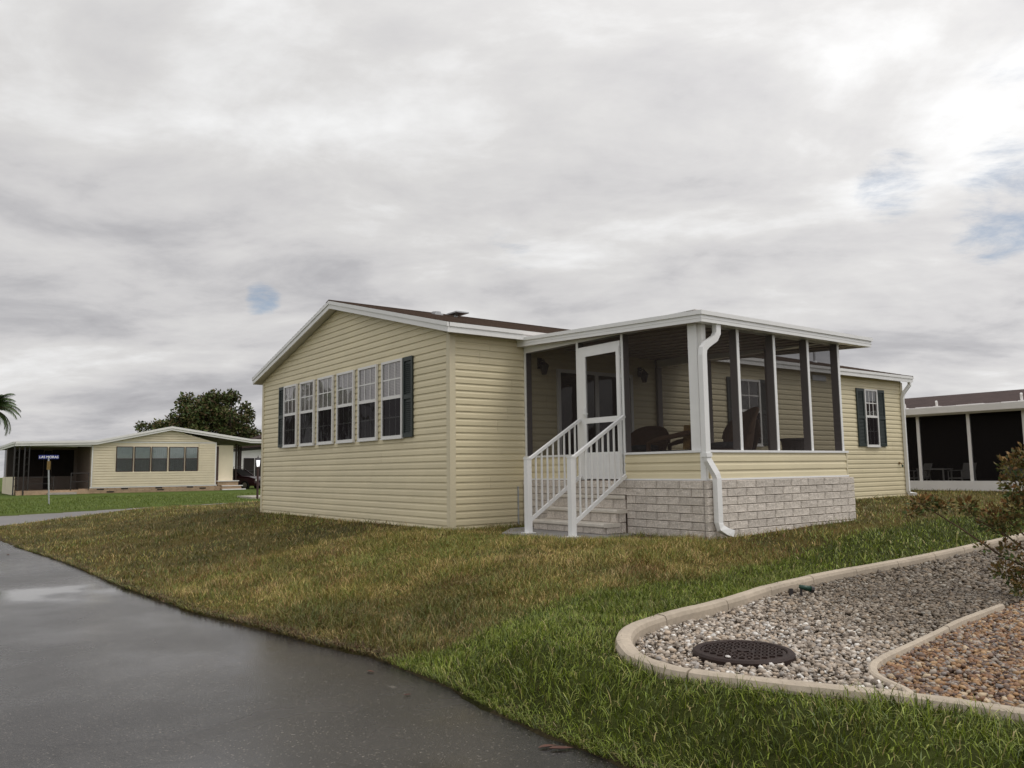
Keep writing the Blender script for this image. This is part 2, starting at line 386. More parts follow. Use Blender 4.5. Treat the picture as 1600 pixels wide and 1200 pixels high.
INNER = [(7.40, 1.3), (7.468, .453), (7.542, -.326), (7.651, -1.037), (7.733, -1.618), (7.764, -1.83), (7.822, -2.045), (7.926, -2.233), (8.065, -2.353), (8.22, -2.445), (8.36, -2.63)]
BED2 = INNER + [(8.59, -2.66), (8.84, -2.6), (9.3, -2.5), (10.2, -2.2), (11.6, -1.3), (12.6, .8), (12.6, 1.3)]
def terrain(x, y):
    x = np.asarray(x, float); y = np.asarray(y, float)
    padh = -.02 + .12 * smooth01(1, 6, y)
    rgt = -.245 + .265 * smooth01(3, 16, y)
    s = smooth01(3.9, 5.5, x); pad = padh * (1 - s) + rgt * s
    sn = np.interp(y, SNEAR[:, 0], SNEAR[:, 1]); wst = smooth01(sn + 2.0, sn + .2, x); pad = (pad - .10 * smooth01(-9, -15, x)) * (1 - wst) - .38 * wst
    ye = yedge(x); y1 = -.2 + (ye + .55 + .2) * smooth01(4.2, 6.2, x)
    t = smooth01(0, 1, (y - ye) / np.maximum(y1 - ye, .3))
    t = .75 * t + .25 * np.clip((y - ye) / np.maximum(y1 - ye, .3), 0, 1)
    z = (-.515 + .10 * smooth01(-8, -16, x)) * (1 - t) + pad * t
    z = z + .035 * (fbm(x, y, .7, 3) - .5) * smooth01(0, 1, y - ye) + .02 * (fbm(x, y, 2.5, 9) - .5)
    # neighbour's lawn beyond the street
    nb = x < np.interp(y, SFAR[:, 0], SFAR[:, 1])
    dnb = np.interp(y, SFAR[:, 0], SFAR[:, 1]) - x
    z = np.where(nb, -.36 + .14 * smooth01(0, 12, dnb), z)
    south = y < -13
    z = np.where(south & ~nb, -.45 + .2 * smooth01(-13, -20, y), z)
    z = np.where(in_road(x, y), -.60, z); z = np.where(in_street(x, y), -.52, z)
    b = inside(BED, x, y); z = np.where(b, -.305, z)
    return z
def axis(a):
    return np.array(sorted(set(np.round(np.concatenate(a), 4))))
gx = axis([np.linspace(-700, -70, 22), np.linspace(-70, -20, 67), np.linspace(-20, 3, 93), np.linspace(3, 11, 101), np.linspace(11, 30, 39), np.linspace(30, 700, 20)])
gy = axis([np.linspace(-700, -40, 20), np.linspace(-40, -6, 40), np.linspace(-6, 8, 141), np.linspace(8, 30, 56), np.linspace(30, 700, 24)])
GX, GY = np.meshgrid(gx, gy); GZ = terrain(GX, GY); nx, ny = len(gx), len(gy)
def lawn_color(x, y):
    """turf colour: dry house lot, green lot on the right, green neighbours' lots"""
    xb = np.interp(y, XB[:, 0], XB[:, 1]) + .10 * (fbm(x, y, 2.2, 5) - .5) * 2
    green = smooth01(-.08, .12, x - xb)
    nb = x < np.interp(y, SFAR[:, 0], SFAR[:, 1])
    n = fbm(x, y, .8, 21); n2 = fbm(x, y, 3.0, 31)
    dry = np.stack([.105 + .09*(n2-.5) + .08*(n-.5), .085 + .055*(n2-.5) + .045*(n-.5), .026 + .02*(n2-.5)], -1)
    grn = np.stack([.052 + .04*(n2-.5), .062 + .05*(n2-.5), .014 + .01*(n2-.5)], -1)
    c = dry * (1 - green[..., None]) + grn * green[..., None]
    south = (y < -13) & (x > -30)
    c = np.where((nb | south)[..., None], np.stack([.105 + .02*(n2-.5), .150 + .03*(n2-.5), .030 + 0*n2], -1), c)
    return c, green
gc, _ = lawn_color(GX, GY)
gc = gc * .72
soil = (GY < yedge(GX) + .05) & (GY > -13) & (GX > -16); gc[soil] = (.050, .040, .020)
bare = np.exp(-(((GX - 3.0) / .55) ** 2 + ((GY - 1.05) / .22) ** 2)); gc = gc * (1 - bare[..., None]) + np.array((.15, .12, .085)) * bare[..., None]
gc[inside(BED, GX, GY)] = (.10, .08, .06); gc[inside(BED2, GX, GY)] = (.12, .07, .035)
ii = (np.arange(ny - 1)[:, None] * nx + np.arange(nx - 1)[None, :]).ravel()
gme = np_mesh('ground', np.stack([GX.ravel(), GY.ravel(), GZ.ravel()], 1), [np.stack([ii, ii+1, ii+nx+1, ii+nx], 1)], 'ground', gc.reshape(-1, 3), True)
obj('ground', gme, kind='structure')
# road in front, cross street on the left
xs = np.concatenate([np.linspace(-21, 14, 421), np.linspace(15, 200, 38)])
rv = []; rf = []
for i, x in enumerate(xs):
    e = float(yedge(x)) + .05*(float(fbm(x, 0., 1.9, 3)) - .5)*2 + .03*(float(fbm(x, 3., 6., 4)) - .5)*2
    for y in (-13.0, -9.0, -6.5, e): rv.append((x, y, float(road_z(x))))
for i in range(len(xs)-1):
    for k in range(3): a = i*4+k; rf.append((a, a+4, a+5, a+1))
me = bpy.data.meshes.new('road'); me.from_pydata(rv, [], rf); me.materials.append(MATS['asphalt']); obj('road', me, kind='structure')
ys = np.linspace(-150, 160, 156); rv = []; rf = []
for y in ys: rv += [(float(np.interp(y, SFAR[:, 0], SFAR[:, 1])), y, -.424), (float(np.interp(y, SNEAR[:, 0], SNEAR[:, 1])), y, -.424)]
for i in range(len(ys)-1): a = i*2; rf.append((a, a+1, a+3, a+2))
me = bpy.data.meshes.new('street'); me.from_pydata(rv, [], rf); me.materials.append(MATS['street']); obj('street', me, kind='structure')
ap = MB(); 
for (x0, y0, x1, y1) in ((-28.3, 6.6, -30.5, 9.2),): ap.box(x1, x0, y0, y1, -.36, -.245)
solo('driveway_apron', ap, 'concrete', None, None, kind='structure')

# ------------------------------------------------------------------ siding
PROF = [(0.0, 0.0), (.0180, 0.0), (.0178, .002), (.0150, .060), (.005, .083), (.004, .1085)]
E = .11
PLANK = {}
def plank_mesh(l, mat_='vinyl'):
    k = (round(l, 3), mat_)
    if k not in PLANK:
        PLANK[k] = MB().prism([(0, -o, z) for o, z in reversed(PROF)], (l, 0, 0)).mesh('siding_plank', mat_)
    return PLANK[k]
def siding(parent, face, plane, s0, s1, z0, rows, seed, clip=None, seamlen=3.66, material='vinyl'):
    """rows of lap siding; face 'y-' runs along x at y=plane, 'x+' runs along y at x=plane; every length of plank is its own object"""
    rnd = random.Random(seed); off = 0
    for r in range(rows):
        z = z0 + r * E
        if r % 2 == 0: off = rnd.uniform(.4, seamlen)
        a0, a1, b0, b1 = s0, s1, s0, s1
        if clip: (a0, a1), (b0, b1) = clip(z), clip(z + E)
        if a1 - a0 < .15: continue
        cuts = [a0]; c = s0 + off
        while c < a1 - .25:
            if c > a0 + .25: cuts.append(c)
            c += seamlen
        cuts.append(a1)
        for i in range(len(cuts) - 1):
            p, q = cuts[i], cuts[i + 1] - (.003 if i < len(cuts) - 2 else 0)
            first, last = i == 0, i == len(cuts) - 2
            if clip and ((first and abs(b0 - a0) > .01) or (last and abs(b1 - a1) > .01)):
                m = MB(); pr = list(reversed(PROF)); n = len(pr)
                for end, bot, top in ((0, p, b0 if first else p), (1, q, b1 if last else q)):
                    for o, zz in pr: m.v.append((min(bot + (top - bot) * zz / E, 99) if end == 0 else bot + (top - bot) * zz / E, plane - o, z + zz))
                m.f.append(tuple(range(n - 1, -1, -1))); m.f.append(tuple(range(n, 2*n)))
                for k in range(n): k2 = (k+1) % n; m.f.append((k, k2, n+k2, n+k))
                part('siding_plank', m, material, parent)
            elif face == 'y-': place('siding_plank', plank_mesh(q - p, material), parent, (p, plane, z))
            else: place('siding_plank', plank_mesh(q - p, material), parent, (plane, p, z), math.pi / 2)

class Face:
    """maps wall coordinates (s along the wall, o outwards, z) to the world for the two wall directions"""
    def __init__(s, face, plane): s.face = face; s.p = plane
    def box(s, m, s0, s1, o0, o1, z0, z1):
        if s.face == 'y-': m.box(s0, s1, s.p - o1, s.p - o0, z0, z1)
        elif s.face == 'x+': m.box(s.p + o0, s.p + o1, s0, s1, z0, z1)
        return m
    def quad(s, m, s0, s1, o, z0, z1):
        if s.face == 'y-': m.quad((s0, s.p-o, z0), (s1, s.p-o, z0), (s1, s.p-o, z1), (s0, s.p-o, z1))
        else: m.quad((s.p+o, s0, z0), (s.p+o, s1, z0), (s.p+o, s1, z1), (s.p+o, s0, z1))
        return m
def window(parent, F, s0, s1, z0, z1, cols=3, blind='full', rail=.52):
    fw = .042; zm = z0 + (z1 - z0) * rail
    m = MB()
    F.box(m, s0, s1, .0215, .062, z0, z0+fw); F.box(m, s0, s1, .0215, .062, z1-fw, z1)
    F.box(m, s0, s0+fw, .0215, .062, z0+fw, z1-fw); F.box(m, s1-fw, s1, .0215, .062, z0+fw, z1-fw)
    F.box(m, s0+fw, s1-fw, .0205, .0215, z0+fw, z1-fw)
    w = part('window', m, 'frame_white', parent)
    F_ = lambda n, mm, a, **k: part(n, mm, a, w, **k)
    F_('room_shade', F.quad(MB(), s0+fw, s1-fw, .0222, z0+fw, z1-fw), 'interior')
    F_('meeting_rail', F.box(MB(), s0+fw, s1-fw, .03, .055, zm-.028, zm+.028), 'frame_white')
    F_('window_sill', F.box(MB(), s0-.01, s1+.01, .0215, .072, z0-.022, z0-.001), 'frame_white')
    if blind:
        b = MB(); zz = zm - .02 if blind == 'full' else z0 + fw + .35
        while zz < z1 - fw - .01: F.box(b, s0+fw+.012, s1-fw-.012, .024, .0265, zz, zz+.022); zz += .0262
        F_('blind', b, 'blind')
    F_('upper_pane', F.quad(MB(), s0+fw, s1-fw, .041, zm+.02, z1-fw), 'glass')
    F_('lower_pane', F.quad(MB(), s0+fw, s1-fw, .034, z0+fw, zm-.02), 'glass')
    F_('insect_screen', F.quad(MB(), s0+fw, s1-fw, .047, z0+fw, zm-.02), 'window_screen')
    for (a, b_, o) in ((zm+.028, z1-fw, .0425), (z0+fw, zm-.028, .0285)):
        mm = MB()
        for k in range(1, cols):
            c = s0 + fw + (s1 - s0 - 2*fw) * k / cols; F.box(mm, c-.011, c+.011, o, o+.004, a, b_)
        c = (a + b_) / 2; F.box(mm, s0+fw, s1-fw, o+.0005, o+.0035, c-.011, c+.011)
        F_('muntin', mm, 'frame_white')
    return w
def shutter(parent, F, s0, s1, z0, z1):
    m = MB(); st = .045
    F.box(m, s0, s0+st, .0212, .050, z0, z1); F.box(m, s1-st, s1, .0212, .050, z0, z1)
    zc = (z0 + z1) / 2
    for (a, b) in ((z0, z0+.07), (zc-.035, zc+.035), (z1-.07, z1)): F.box(m, s0+st, s1-st, .0212, .0495, a, b)
    F.box(m, s0+st, s1-st, .0210, .0245, z0+.07, z1-.07)
    sh = part('shutter', m, 'shutter', parent)
    l = MB()
    for (a, b) in ((z0+.07, zc-.035), (zc+.035, z1-.07)):
        z = a + .006
        while z < b - .03:
            if F.face == 'y-': l.prism([(s0+st, F.p-.023, z+.028), (s0+st, F.p-.044, z), (s0+st, F.p-.040, z), (s0+st, F.p-.022, z+.024)], (s1-s0-2*st, 0, 0))
            else: l.prism([(F.p+.023, s0+st, z+.028), (F.p+.044, s0+st, z), (F.p+.040, s0+st, z), (F.p+.022, s0+st, z+.024)], (0, s1-s0-2*st, 0))
            z += .034
    part('louvers', l, 'shutter', sh, kind='stuff')
    return sh
def pipe_rect(pts, hw=.045, hd=.032, up=(1, 0, 0)):
    return MB().tube(pts, hw, 4, up=up, ry=hd)

# ------------------------------------------------------------------ the house
HOUSE = thing('manufactured_house', 'cream vinyl sided house with brown shingle roof and a row of six gable windows', 'house', (-W/2, LEN/2, 0))
zb = -.10
# walls (solid core behind the siding)
zr = EAVE + RISE * (OX + W/2)             # underside of roof at the ridge
m = MB(); 
wall_top = EAVE + RISE * OX
m.prism([(-W, 0, zb), (0, 0, zb), (0, 0, wall_top), (-W/2, 0, zr), (-W, 0, wall_top)], (0, .12, 0))
GW = part('gable_wall', m, 'vinyl_trim', HOUSE)
SWL = part('side_wall', MB().box(-.12, 0, .12, LEN, zb, wall_top - .02), 'vinyl_trim', HOUSE)
part('rear_wall', MB().prism([(-W, LEN-.12, zb), (-.12, LEN-.12, zb), (-.12, LEN-.12, wall_top-.02), (-W/2, LEN-.12, zr), (-W, LEN-.12, wall_top)], (0, .12, 0)), 'vinyl_trim', HOUSE)
part('back_wall', MB().box(-W, -W+.12, .12, LEN-.12, zb, wall_top-.02), 'vinyl_trim', HOUSE)
def gclip(z):
    if z <= wall_top: return (-W + .06, -.06)
    h = (zr - z) / RISE; return (-W/2 - h, -W/2 + h)
siding(GW, 'y-', -.001, -W+.06, -.06, -.055, 39, 11, gclip)
siding(SWL, 'x+', .001, .06, LEN-.06, -.055, 28, 23)
# corner posts
for (x, y, sx, sy) in ((0, 0, 1, -1), (0, LEN, 1, 1), (-W, 0, -1, -1)):
    c = MB(); 
    c.box(min(x, x - sx*.075) , max(x, x - sx*.075), min(y + sy*.002, y + sy*.030), max(y + sy*.002, y + sy*.030), zb, wall_top-.03)
    c.box(min(x+sx*.002, x+sx*.030), max(x+sx*.002, x+sx*.030), min(y + sy*.030, y - sy*.075), max(y + sy*.030, y - sy*.075), zb, EAVE)
    part('corner_trim', c, 'vinyl_trim', HOUSE)
FG = Face('y-', 0.); FS = Face('x+', 0.)
for i in range(6):
    s = -6.846 + .932*i; window(HOUSE, FG, s, s+.745, 1.46, 2.807)
shutter(HOUSE, FG, -7.17, -6.856, 1.455, 2.81); shutter(HOUSE, FG, -6.846+.932*5+.755, -6.846+.932*5+1.075, 1.455, 2.81)
window(HOUSE, FS, 7.02, 7.77, 1.33, 2.72, 2, None); shutter(HOUSE, FS, 6.69, 7.01, 1.33, 2.74); shutter(HOUSE, FS, 7.78, 8.08, 1.33, 2.74)
window(HOUSE, FS, 11.92, 12.51, 1.345, 2.75, 3, None); shutter(HOUSE, FS, 11.58, 11.91, 1.345, 2.755); shutter(HOUSE, FS, 12.52, 12.86, 1.345, 2.755)
# sliding glass door under the porch roof
m = MB(); d0, d1, t0, t1 = 2.13, 3.93, FLOOR+.01, 2.60
for (a, b, c, d) in ((d0, d1, t1-.06, t1), (d0, d1, t0, t0+.05), (d0, d0+.06, t0+.05, t1-.06), (d1-.06, d1, t0+.05, t1-.06), (2.99, 3.07, t0+.05, t1-.06)): FS.box(m, a, b, .0212, .07, c, d)
FS.box(m, d0+.06, d1-.06, .0208, .0212, t0+.05, t1-.06)
SD = part('sliding_door', m, 'frame_white', HOUSE)
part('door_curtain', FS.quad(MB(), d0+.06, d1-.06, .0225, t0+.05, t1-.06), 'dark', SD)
part('glass_pane', FS.quad(MB(), d0+.06, 2.99, .05, t0+.05, t1-.06), 'glass_dark', SD); part('glass_pane', FS.quad(MB(), 3.07, d1-.06, .04, t0+.05, t1-.06), 'glass_dark', SD)
part('door_handle', FS.box(MB(), 3.0, 3.02, .071, .10, 1.6, 1.85), 'white_metal', SD)
for y in (1.77, 4.16):
    l = part('wall_lamp', MB().box(.017, .035, y-.05, y+.05, 2.58, 2.76).tube([(.035, y, 2.70), (.12, y, 2.72), (.14, y, 2.68)], .012, 6), 'iron', HOUSE)
    part('lamp_shade', MB().lathe((.14, y, 2.47), [(.04, 0), (.075, .13), (.085, .15), (.03, .21), (.008, .24)], 8), 'iron', l)
part('wall_vent', MB().box(.018, .05, 9.75, 10.3, 2.84, 2.97), 'galv', HOUSE)
hb = part('hose_bib', MB().tube([(.018, 13.44, .93), (.07, 13.44, .93), (.085, 13.44, .89)], .014, 6).box(.02, .03, 13.41, 13.47, .90, .96), 'brass', HOUSE)
part('hose_cap', MB().lathe((.085, 13.47, .83), [(.02, 0), (.024, .05), (.012, .06)], 8), 'green_plastic', hb)
part('conduit', MB().tube([(.03, 1.27, .62), (.03, 1.27, -.05)], .014, 6), 'galv', HOUSE)
# roof
y0, y1 = -OY, LEN + OY; xr, xl, xm = OX, -W - OX, -W/2
rz = lambda x: EAVE + FH + RISE * ((OX - x) if x > xm else (x - xl))
m = MB(); NC = 30
for side in (1, -1):
    for i in range(NC):
        xa = xr + (xm - xr) * i / NC if side == 1 else xl + (xm - xl) * i / NC
        xb = xr + (xm - xr) * (i+1) / NC if side == 1 else xl + (xm - xl) * (i+1) / NC
        a, b = (xa + .015*side if i == 0 else xa), xb
        za, zc = rz(xa) + .012, rz(xb) + .004
        m.quad((a, y0-.012, za), (a, y1, za), (b, y1, zc), (b, y0-.012, zc)); m.quad((a, y0-.012, za-.012), (a, y1, za-.012), (a, y1, za), (a, y0-.012, za))
        m.quad((a, y0-.012, za-.02), (b, y0-.012, zc-.02), (b, y0-.012, zc), (a, y0-.012, za)); m.quad((a, y1, za-.02), (b, y1, zc-.02), (b, y1, zc), (a, y1, za))
ROOF = part('roof', m, 'shingle', HOUSE)
part('ridge_cap', MB().prism([(xm-.14, y0-.014, rz(xm)-.015), (xm, y0-.014, rz(xm)+.025), (xm+.14, y0-.014, rz(xm)-.015)], (0, y1-y0+.03, 0)), 'shingle', ROOF)
dk = MB()
dk.prism([(xr-.02, y0+.02, EAVE+FH-.02), (xm, y0+.02, rz(xm)-.02), (xl+.02, y0+.02, EAVE+FH-.02), (xl+.02, y0+.02, EAVE+.012), (xm, y0+.02, rz(xm)-FH+.012), (xr-.02, y0+.02, EAVE+.012)], (0, y1-y0-.04, 0))
part('soffit', dk, 'soffit', ROOF)
# rake and eave fascia in two steps
for (o, za, zc, nm) in ((0, 0, .088, 'fascia'), (.016, .088, FH, 'drip_edge')):
    for yy, sgn in ((y0, -1), (y1, 1)):
        m = MB(); ya = yy + sgn*o
        for xa, xb in ((xr+o, xm), (xm, xl-o)):
            f = lambda x: EAVE + RISE * ((OX - x) if x >= xm else (x - xl))
            q = [(xa, ya, f(xa)+za), (xb, ya, f(xb)+za), (xb, ya, f(xb)+zc), (xa, ya, f(xa)+zc)]
            m.prism(q, (0, -sgn*.03, 0))
        part(nm, m, 'white', ROOF)
    for xx, sgn in ((xr, 1), (xl, -1)):
        a, b = sorted((xx + sgn*o, xx - sgn*.03 + sgn*o)); part(nm, MB().box(a, b, y0+.03, y1-.03, EAVE+za, EAVE+zc-.004*(o > 0)), 'white', ROOF)
# roof vents
v = MB().box(-3.55, -3.33, 1.75, 1.95, 4.06, 4.10).lathe((-3.44, 1.85, 4.03), [(.05, 0), (.05, .05), (.10, .055), (.10, .11), (.02, .12)], 10); part('roof_vent', v, 'galv', ROOF)
v = MB().tube([(-3.02, 2.05, 3.95), (-3.02, 2.05, 4.06)], .04, 8).box(-3.13, -2.75, 1.9, 2.2, 4.035, 4.06); part('roof_vent', v, 'galv', ROOF)
v = MB().box(-3.62, -3.4, 8.6, 9.3, 4.08, 4.25); part('roof_vent', v, 'galv', ROOF)
v = MB().tube([(-1.92, 13.0, 3.6), (-1.92, 13.0, 4.02)], .035, 8).lathe((-1.92, 13.0, 3.66), [(.10, 0), (.05, .07), (.04, .09)], 10); part('vent_pipe', v, 'galv', ROOF)
# downspouts of the house
part('downspout', pipe_rect([(.20, 13.86, 3.0), (.20, 13.86, 2.93), (.09, 13.74, 2.72), (.066, 13.72, 2.62), (.066, 13.72, .22), (.085, 13.735, .16), (.20, 13.86, .13)], .038, .03, (0, 1, 0)), 'white_metal', HOUSE)
part('downspout', pipe_rect([(-W-.20, .10, 3.0), (-W-.20, .10, 2.95), (-W-.075, .10, 2.72), (-W-.06, .10, 2.62), (-W-.06, .10, .10), (-W-.08, .10, .05), (-W-.2, .05, .03)], .035, .028, (0, 1, 0)), 'vinyl_trim', HOUSE)

# ------------------------------------------------------------------ screened porch
PORCH = thing('screened_porch', 'white framed screened porch with a rough stone block base and flat white roof', 'porch', (1.9, 3.0, 0))
BW = part('block_wall', MB().box(.02, PX-.035, PY0+.035, PY0+.12, -.12, FLOOR-.002).box(PX-.12, PX-.035, PY0+.12, PY1-.035, -.12, FLOOR-.002).box(.02, PX-.12, PY1-.12, PY1-.035, -.12, FLOOR-.002), 'mortar', PORCH)
BM = {}
def block_mesh(l, v, depth=.05, h=.0955):
    k = (round(l, 3), v % 7, round(h, 4))
    if k not in BM:
        rr = random.Random(hash(k) & 0xffff); m = MB(); nxx = max(2, int(round(l / .085))); nz = 3
        nz = 4; fz = (0, .07, .5, .93, 1); e_ = .009 / l; fx = [0, e_] + [e_ + (1-2*e_)*k/(nxx-1) for k in range(1, nxx-1)] + [1-e_, 1]; nxx = len(fx) - 1
        for iz in range(nz + 1):
            for ix in range(nxx + 1):
                edge = ix in (0, nxx) or iz in (0, nz)
                m.v.append((l * fx[ix], -(depth - .007) if edge else -depth - rr.uniform(-.0035, .0035), h * fz[iz]))
        w = nxx + 1
        for iz in range(nz):
            for ix in range(nxx):
                a = iz*w+ix
                m.f += [(a, a+1, a+w+1), (a, a+w+1, a+w)] if rr.random() < .5 else [(a, a+1, a+w), (a+1, a+w+1, a+w)]
        b = len(m.v); m.v += [(0, 0, 0), (l, 0, 0), (l, 0, h), (0, 0, h)]
        m.f += [(0, b, b+1, nxx), (b+3, nz*w, nz*w+nxx, b+2)[::-1], tuple([b, b+3] + [iz*w for iz in range(nz, -1, -1)])[::-1], tuple([b+1, b+2] + [iz*w+nxx for iz in range(nz, -1, -1)])]
        BM[k] = m.mesh('block', 'block')
    return BM[k]
def blocks(parent, face, plane, s0, s1, z0, courses, ch=.1045, bl=.40, seed=1, first=0.):
    rr = random.Random(seed); fl = 1 if face == 'y-' else 0
    for c in range(courses):
        s = s0; ln = bl * ((.5 if c % 2 else 1.0) - first)
        while s < s1 - .02:
            l = min(ln, s1 - s)
            if s1 - (s + l) < .07: l = s1 - s
            z = z0 + c * ch
            if face == 'y-': place('block', block_mesh(l - .006, rr.randrange(7), h=ch-.006), parent, (s, plane + .05, z))
            else: place('block', block_mesh(l - .006, rr.randrange(7), h=ch-.006), parent, (plane - .05, s, z), math.pi/2)
            s += l; ln = bl
# courses count down from the floor line
CH = .1045; Z0 = FLOOR - 8*CH
blocks(BW, 'y-', PY0, 2.40, PX-.055, Z0, 8, seed=3, first=.08); blocks(BW, 'y-', PY0, .05, .86, Z0, 8, seed=4); blocks(BW, 'y-', PY0, .86, 2.40, .515+.005, 2, ch=.1, seed=5)
blocks(BW, 'x+', PX, PY0+.003, PY1, Z0, 8, seed=6)
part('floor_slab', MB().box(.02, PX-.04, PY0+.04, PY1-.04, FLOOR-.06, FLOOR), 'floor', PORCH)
# knee walls with three laps of siding, posts, sill
KT = SILL - .03
KW = part('knee_wall', MB().box(2.33, PFX, PFY, PFY+.05, FLOOR+.002, KT).box(PFX-.05, PFX, PFY+.05, PY1-.07, FLOOR+.002, KT).box(.03, 1.36, PFY, PFY+.05, FLOOR+.002, KT).box(.03, PFX-.05, PY1-.12, PY1-.07, FLOOR+.002, KT), 'vinyl_trim', PORCH)
def klap(face, plane, s0, s1):
    for k in range(3):
        z = FLOOR + .026 + k * .109
        place('siding_plank', plank_mesh(s1 - s0), KW, (s0, plane, z) if face == 'y-' else (plane, s0, z), 0 if face == 'y-' else math.pi/2)
klap('y-', PFY-.001, 2.335, PFX-.065); klap('y-', PFY-.001, .03, 1.36); klap('x+', PFX+.001, PFY+.07, PY1-.10)
for bx in ((2.33, PFX+.03, PFY-.03, PFY-.001), (PFX+.001, PFX+.03, PFY, PY1-.07), (.03, 1.36, PFY-.03, PFY-.001)): part('base_trim', MB().box(*bx, FLOOR+.001, FLOOR+.026), 'white_metal', PORCH)
part('corner_trim', MB().box(PFX-.06, PFX+.022, PFY-.022, PFY-.002, FLOOR+.027, KT-.001).box(PFX+.002, PFX+.022, PFY-.001, PFY+.03, FLOOR+.027, KT-.001), 'white_metal', PORCH)
part('corner_trim', MB().box(PFX+.002, PFX+.022, PY1-.10, PY1-.07, FLOOR+.027, KT-.001), 'vinyl_trim', PORCH)
for bx in ((2.33, PFX+.03, PFY-.032, PFY+.12), (PFX-.12, PFX+.03, PFY+.12, PY1-.045), (.022, 1.324, PFY-.032, PFY+.12), (.02, PFX-.12, PY1-.17, PY1-.045)): part('sill', MB().box(*bx, KT, SILL), 'white_metal', PORCH)
cz = lambda x: 2.911 - .0458 * (x - .05)      # underside of the porch fascia
def post(x0, x1, y0_, y1_, top, bot=SILL, cap='x'):
    if cap == 'x': a, b = MB().box(x0, x1-.014, y0_+.002, y1_-.002, bot, top), MB().box(x1-.0135, x1, y0_, y1_, bot, top)
    elif cap == 'y': a, b = MB().box(x0+.002, x1-.002, y0_+.014, y1_, bot, top), MB().box(x0, x1, y0_, y0_+.0135, bot, top)
    else: a, b = MB().box(x0, x1, y0_, y1_, bot, top), None
    p = part('post', a, 'post_grey', PORCH)
    if b: part('post_face', b, 'white_metal', p)
    return p
part('corner_post', MB().box(3.545, 3.69, PFY-.012, PFY+.03, SILL, cz(3.65)+.10), 'white_metal', PORCH)
part('corner_post', MB().box(3.6905, PFX+.002, PFY+.018, PFY+.10, SILL, cz(3.7)+.10), 'frame_white', PORCH)
for y in (2.17, 2.98, 3.80, 4.605): post(PFX-.125, PFX, y, y+.052, cz(PFX)+.06)
post(.022, .072, PFY, PFY+.12, 2.99, SILL, 'y'); post(1.325, 1.375, PFY, PFY+.12, cz(1.35)+.06, FLOOR, 'y'); post(2.29, 2.335, PFY, PFY+.12, cz(2.3)+.06, FLOOR, 'y')
for x in (.02, 1.20, 2.45): post(x, x+.05, PY1-.17, PY1-.05, cz(x)+.05, SILL, None)
part('header_beam', MB().box(.02, PFX-.10, PFY+.002, PFY+.118, cz(1.9)-.015, cz(1.9)+.10).box(PFX-.13, PFX-.002, PFY+.12, PY1-.05, cz(PFX)-.005, cz(PFX)+.06).box(.02, PFX-.13, PY1-.17, PY1-.05, cz(1.9)-.04, cz(1.9)+.09), 'white_metal', PORCH)
# screens, one panel per bay
def scr_y(x0, x1, y, z0, z1a, z1b): part('screen_panel', MB().quad((x0, y, z0), (x1, y, z0), (x1, y, z1b), (x0, y, z1a)), 'screen', PORCH)
scr_y(.07, 1.325, PFY+.004, SILL, cz(.07), cz(1.3)); scr_y(2.335, 3.545, PFY+.004, SILL, cz(2.335), cz(3.545)); scr_y(1.375, 2.29, PFY+.004, 2.72, cz(1.38), cz(2.29))
for a, b in ((PFY+.1, 2.17), (2.222, 2.98), (3.032, 3.80), (3.852, 4.605)): part('screen_panel', MB().quad((PFX-.004, a, SILL), (PFX-.004, b, SILL), (PFX-.004, b, cz(PFX)), (PFX-.004, a, cz(PFX))), 'screen', PORCH)
for a, b in ((.07, 1.20), (1.25, 2.45), (2.5, PFX-.125)): scr_y(a, b, PY1-.06, SILL, cz(a), cz(b))
# screen door in its frame
m = MB().box(1.376, 1.50, PFY-.02, PFY+.06, FLOOR+.01, 2.72).box(1.50, 2.289, PFY-.02, PFY+.06, 2.645, 2.72)
DOOR = part('screen_door', m, 'white_metal', PORCH)
da, db, dz0, dz1 = 1.505, 2.286, FLOOR+.02, 2.642; fr = .062
part('door_leaf', MB().box(da, da+fr, PFY-.035, PFY-.005, dz0, dz1).box(db-fr, db, PFY-.035, PFY-.005, dz0, dz1).box(da+fr, db-fr, PFY-.034, PFY-.006, dz1-.075, dz1).box(da+fr, db-fr, PFY-.034, PFY-.006, 1.56, 1.64).box(da+fr, db-fr, PFY-.03, PFY-.01, dz0, 1.13), 'white_metal', DOOR)
kp = MB()
for k in range(9): kp.box(da+fr+.02+k*.071, da+fr+.05+k*.071, PFY-.034, PFY-.0305, dz0+.05, 1.10)
part('kick_panel', kp, 'white_metal', DOOR)
part('door_screen', MB().quad((da+fr, PFY-.02, 1.13), (db-fr, PFY-.02, 1.13), (db-fr, PFY-.02, 1.56), (da+fr, PFY-.02, 1.56)).quad((da+fr, PFY-.02, 1.64), (db-fr, PFY-.02, 1.64), (db-fr, PFY-.02, dz1-.075), (da+fr, PFY-.02, dz1-.075)), 'screen', DOOR)
part('door_handle', MB().box(da+.012, da+.045, PFY-.05, PFY-.0355, 1.66, 1.80).tube([(da+.03, PFY-.05, 1.70), (da+.03, PFY-.075, 1.70), (da+.14, PFY-.075, 1.70)], .008, 6), 'white_metal', DOOR)
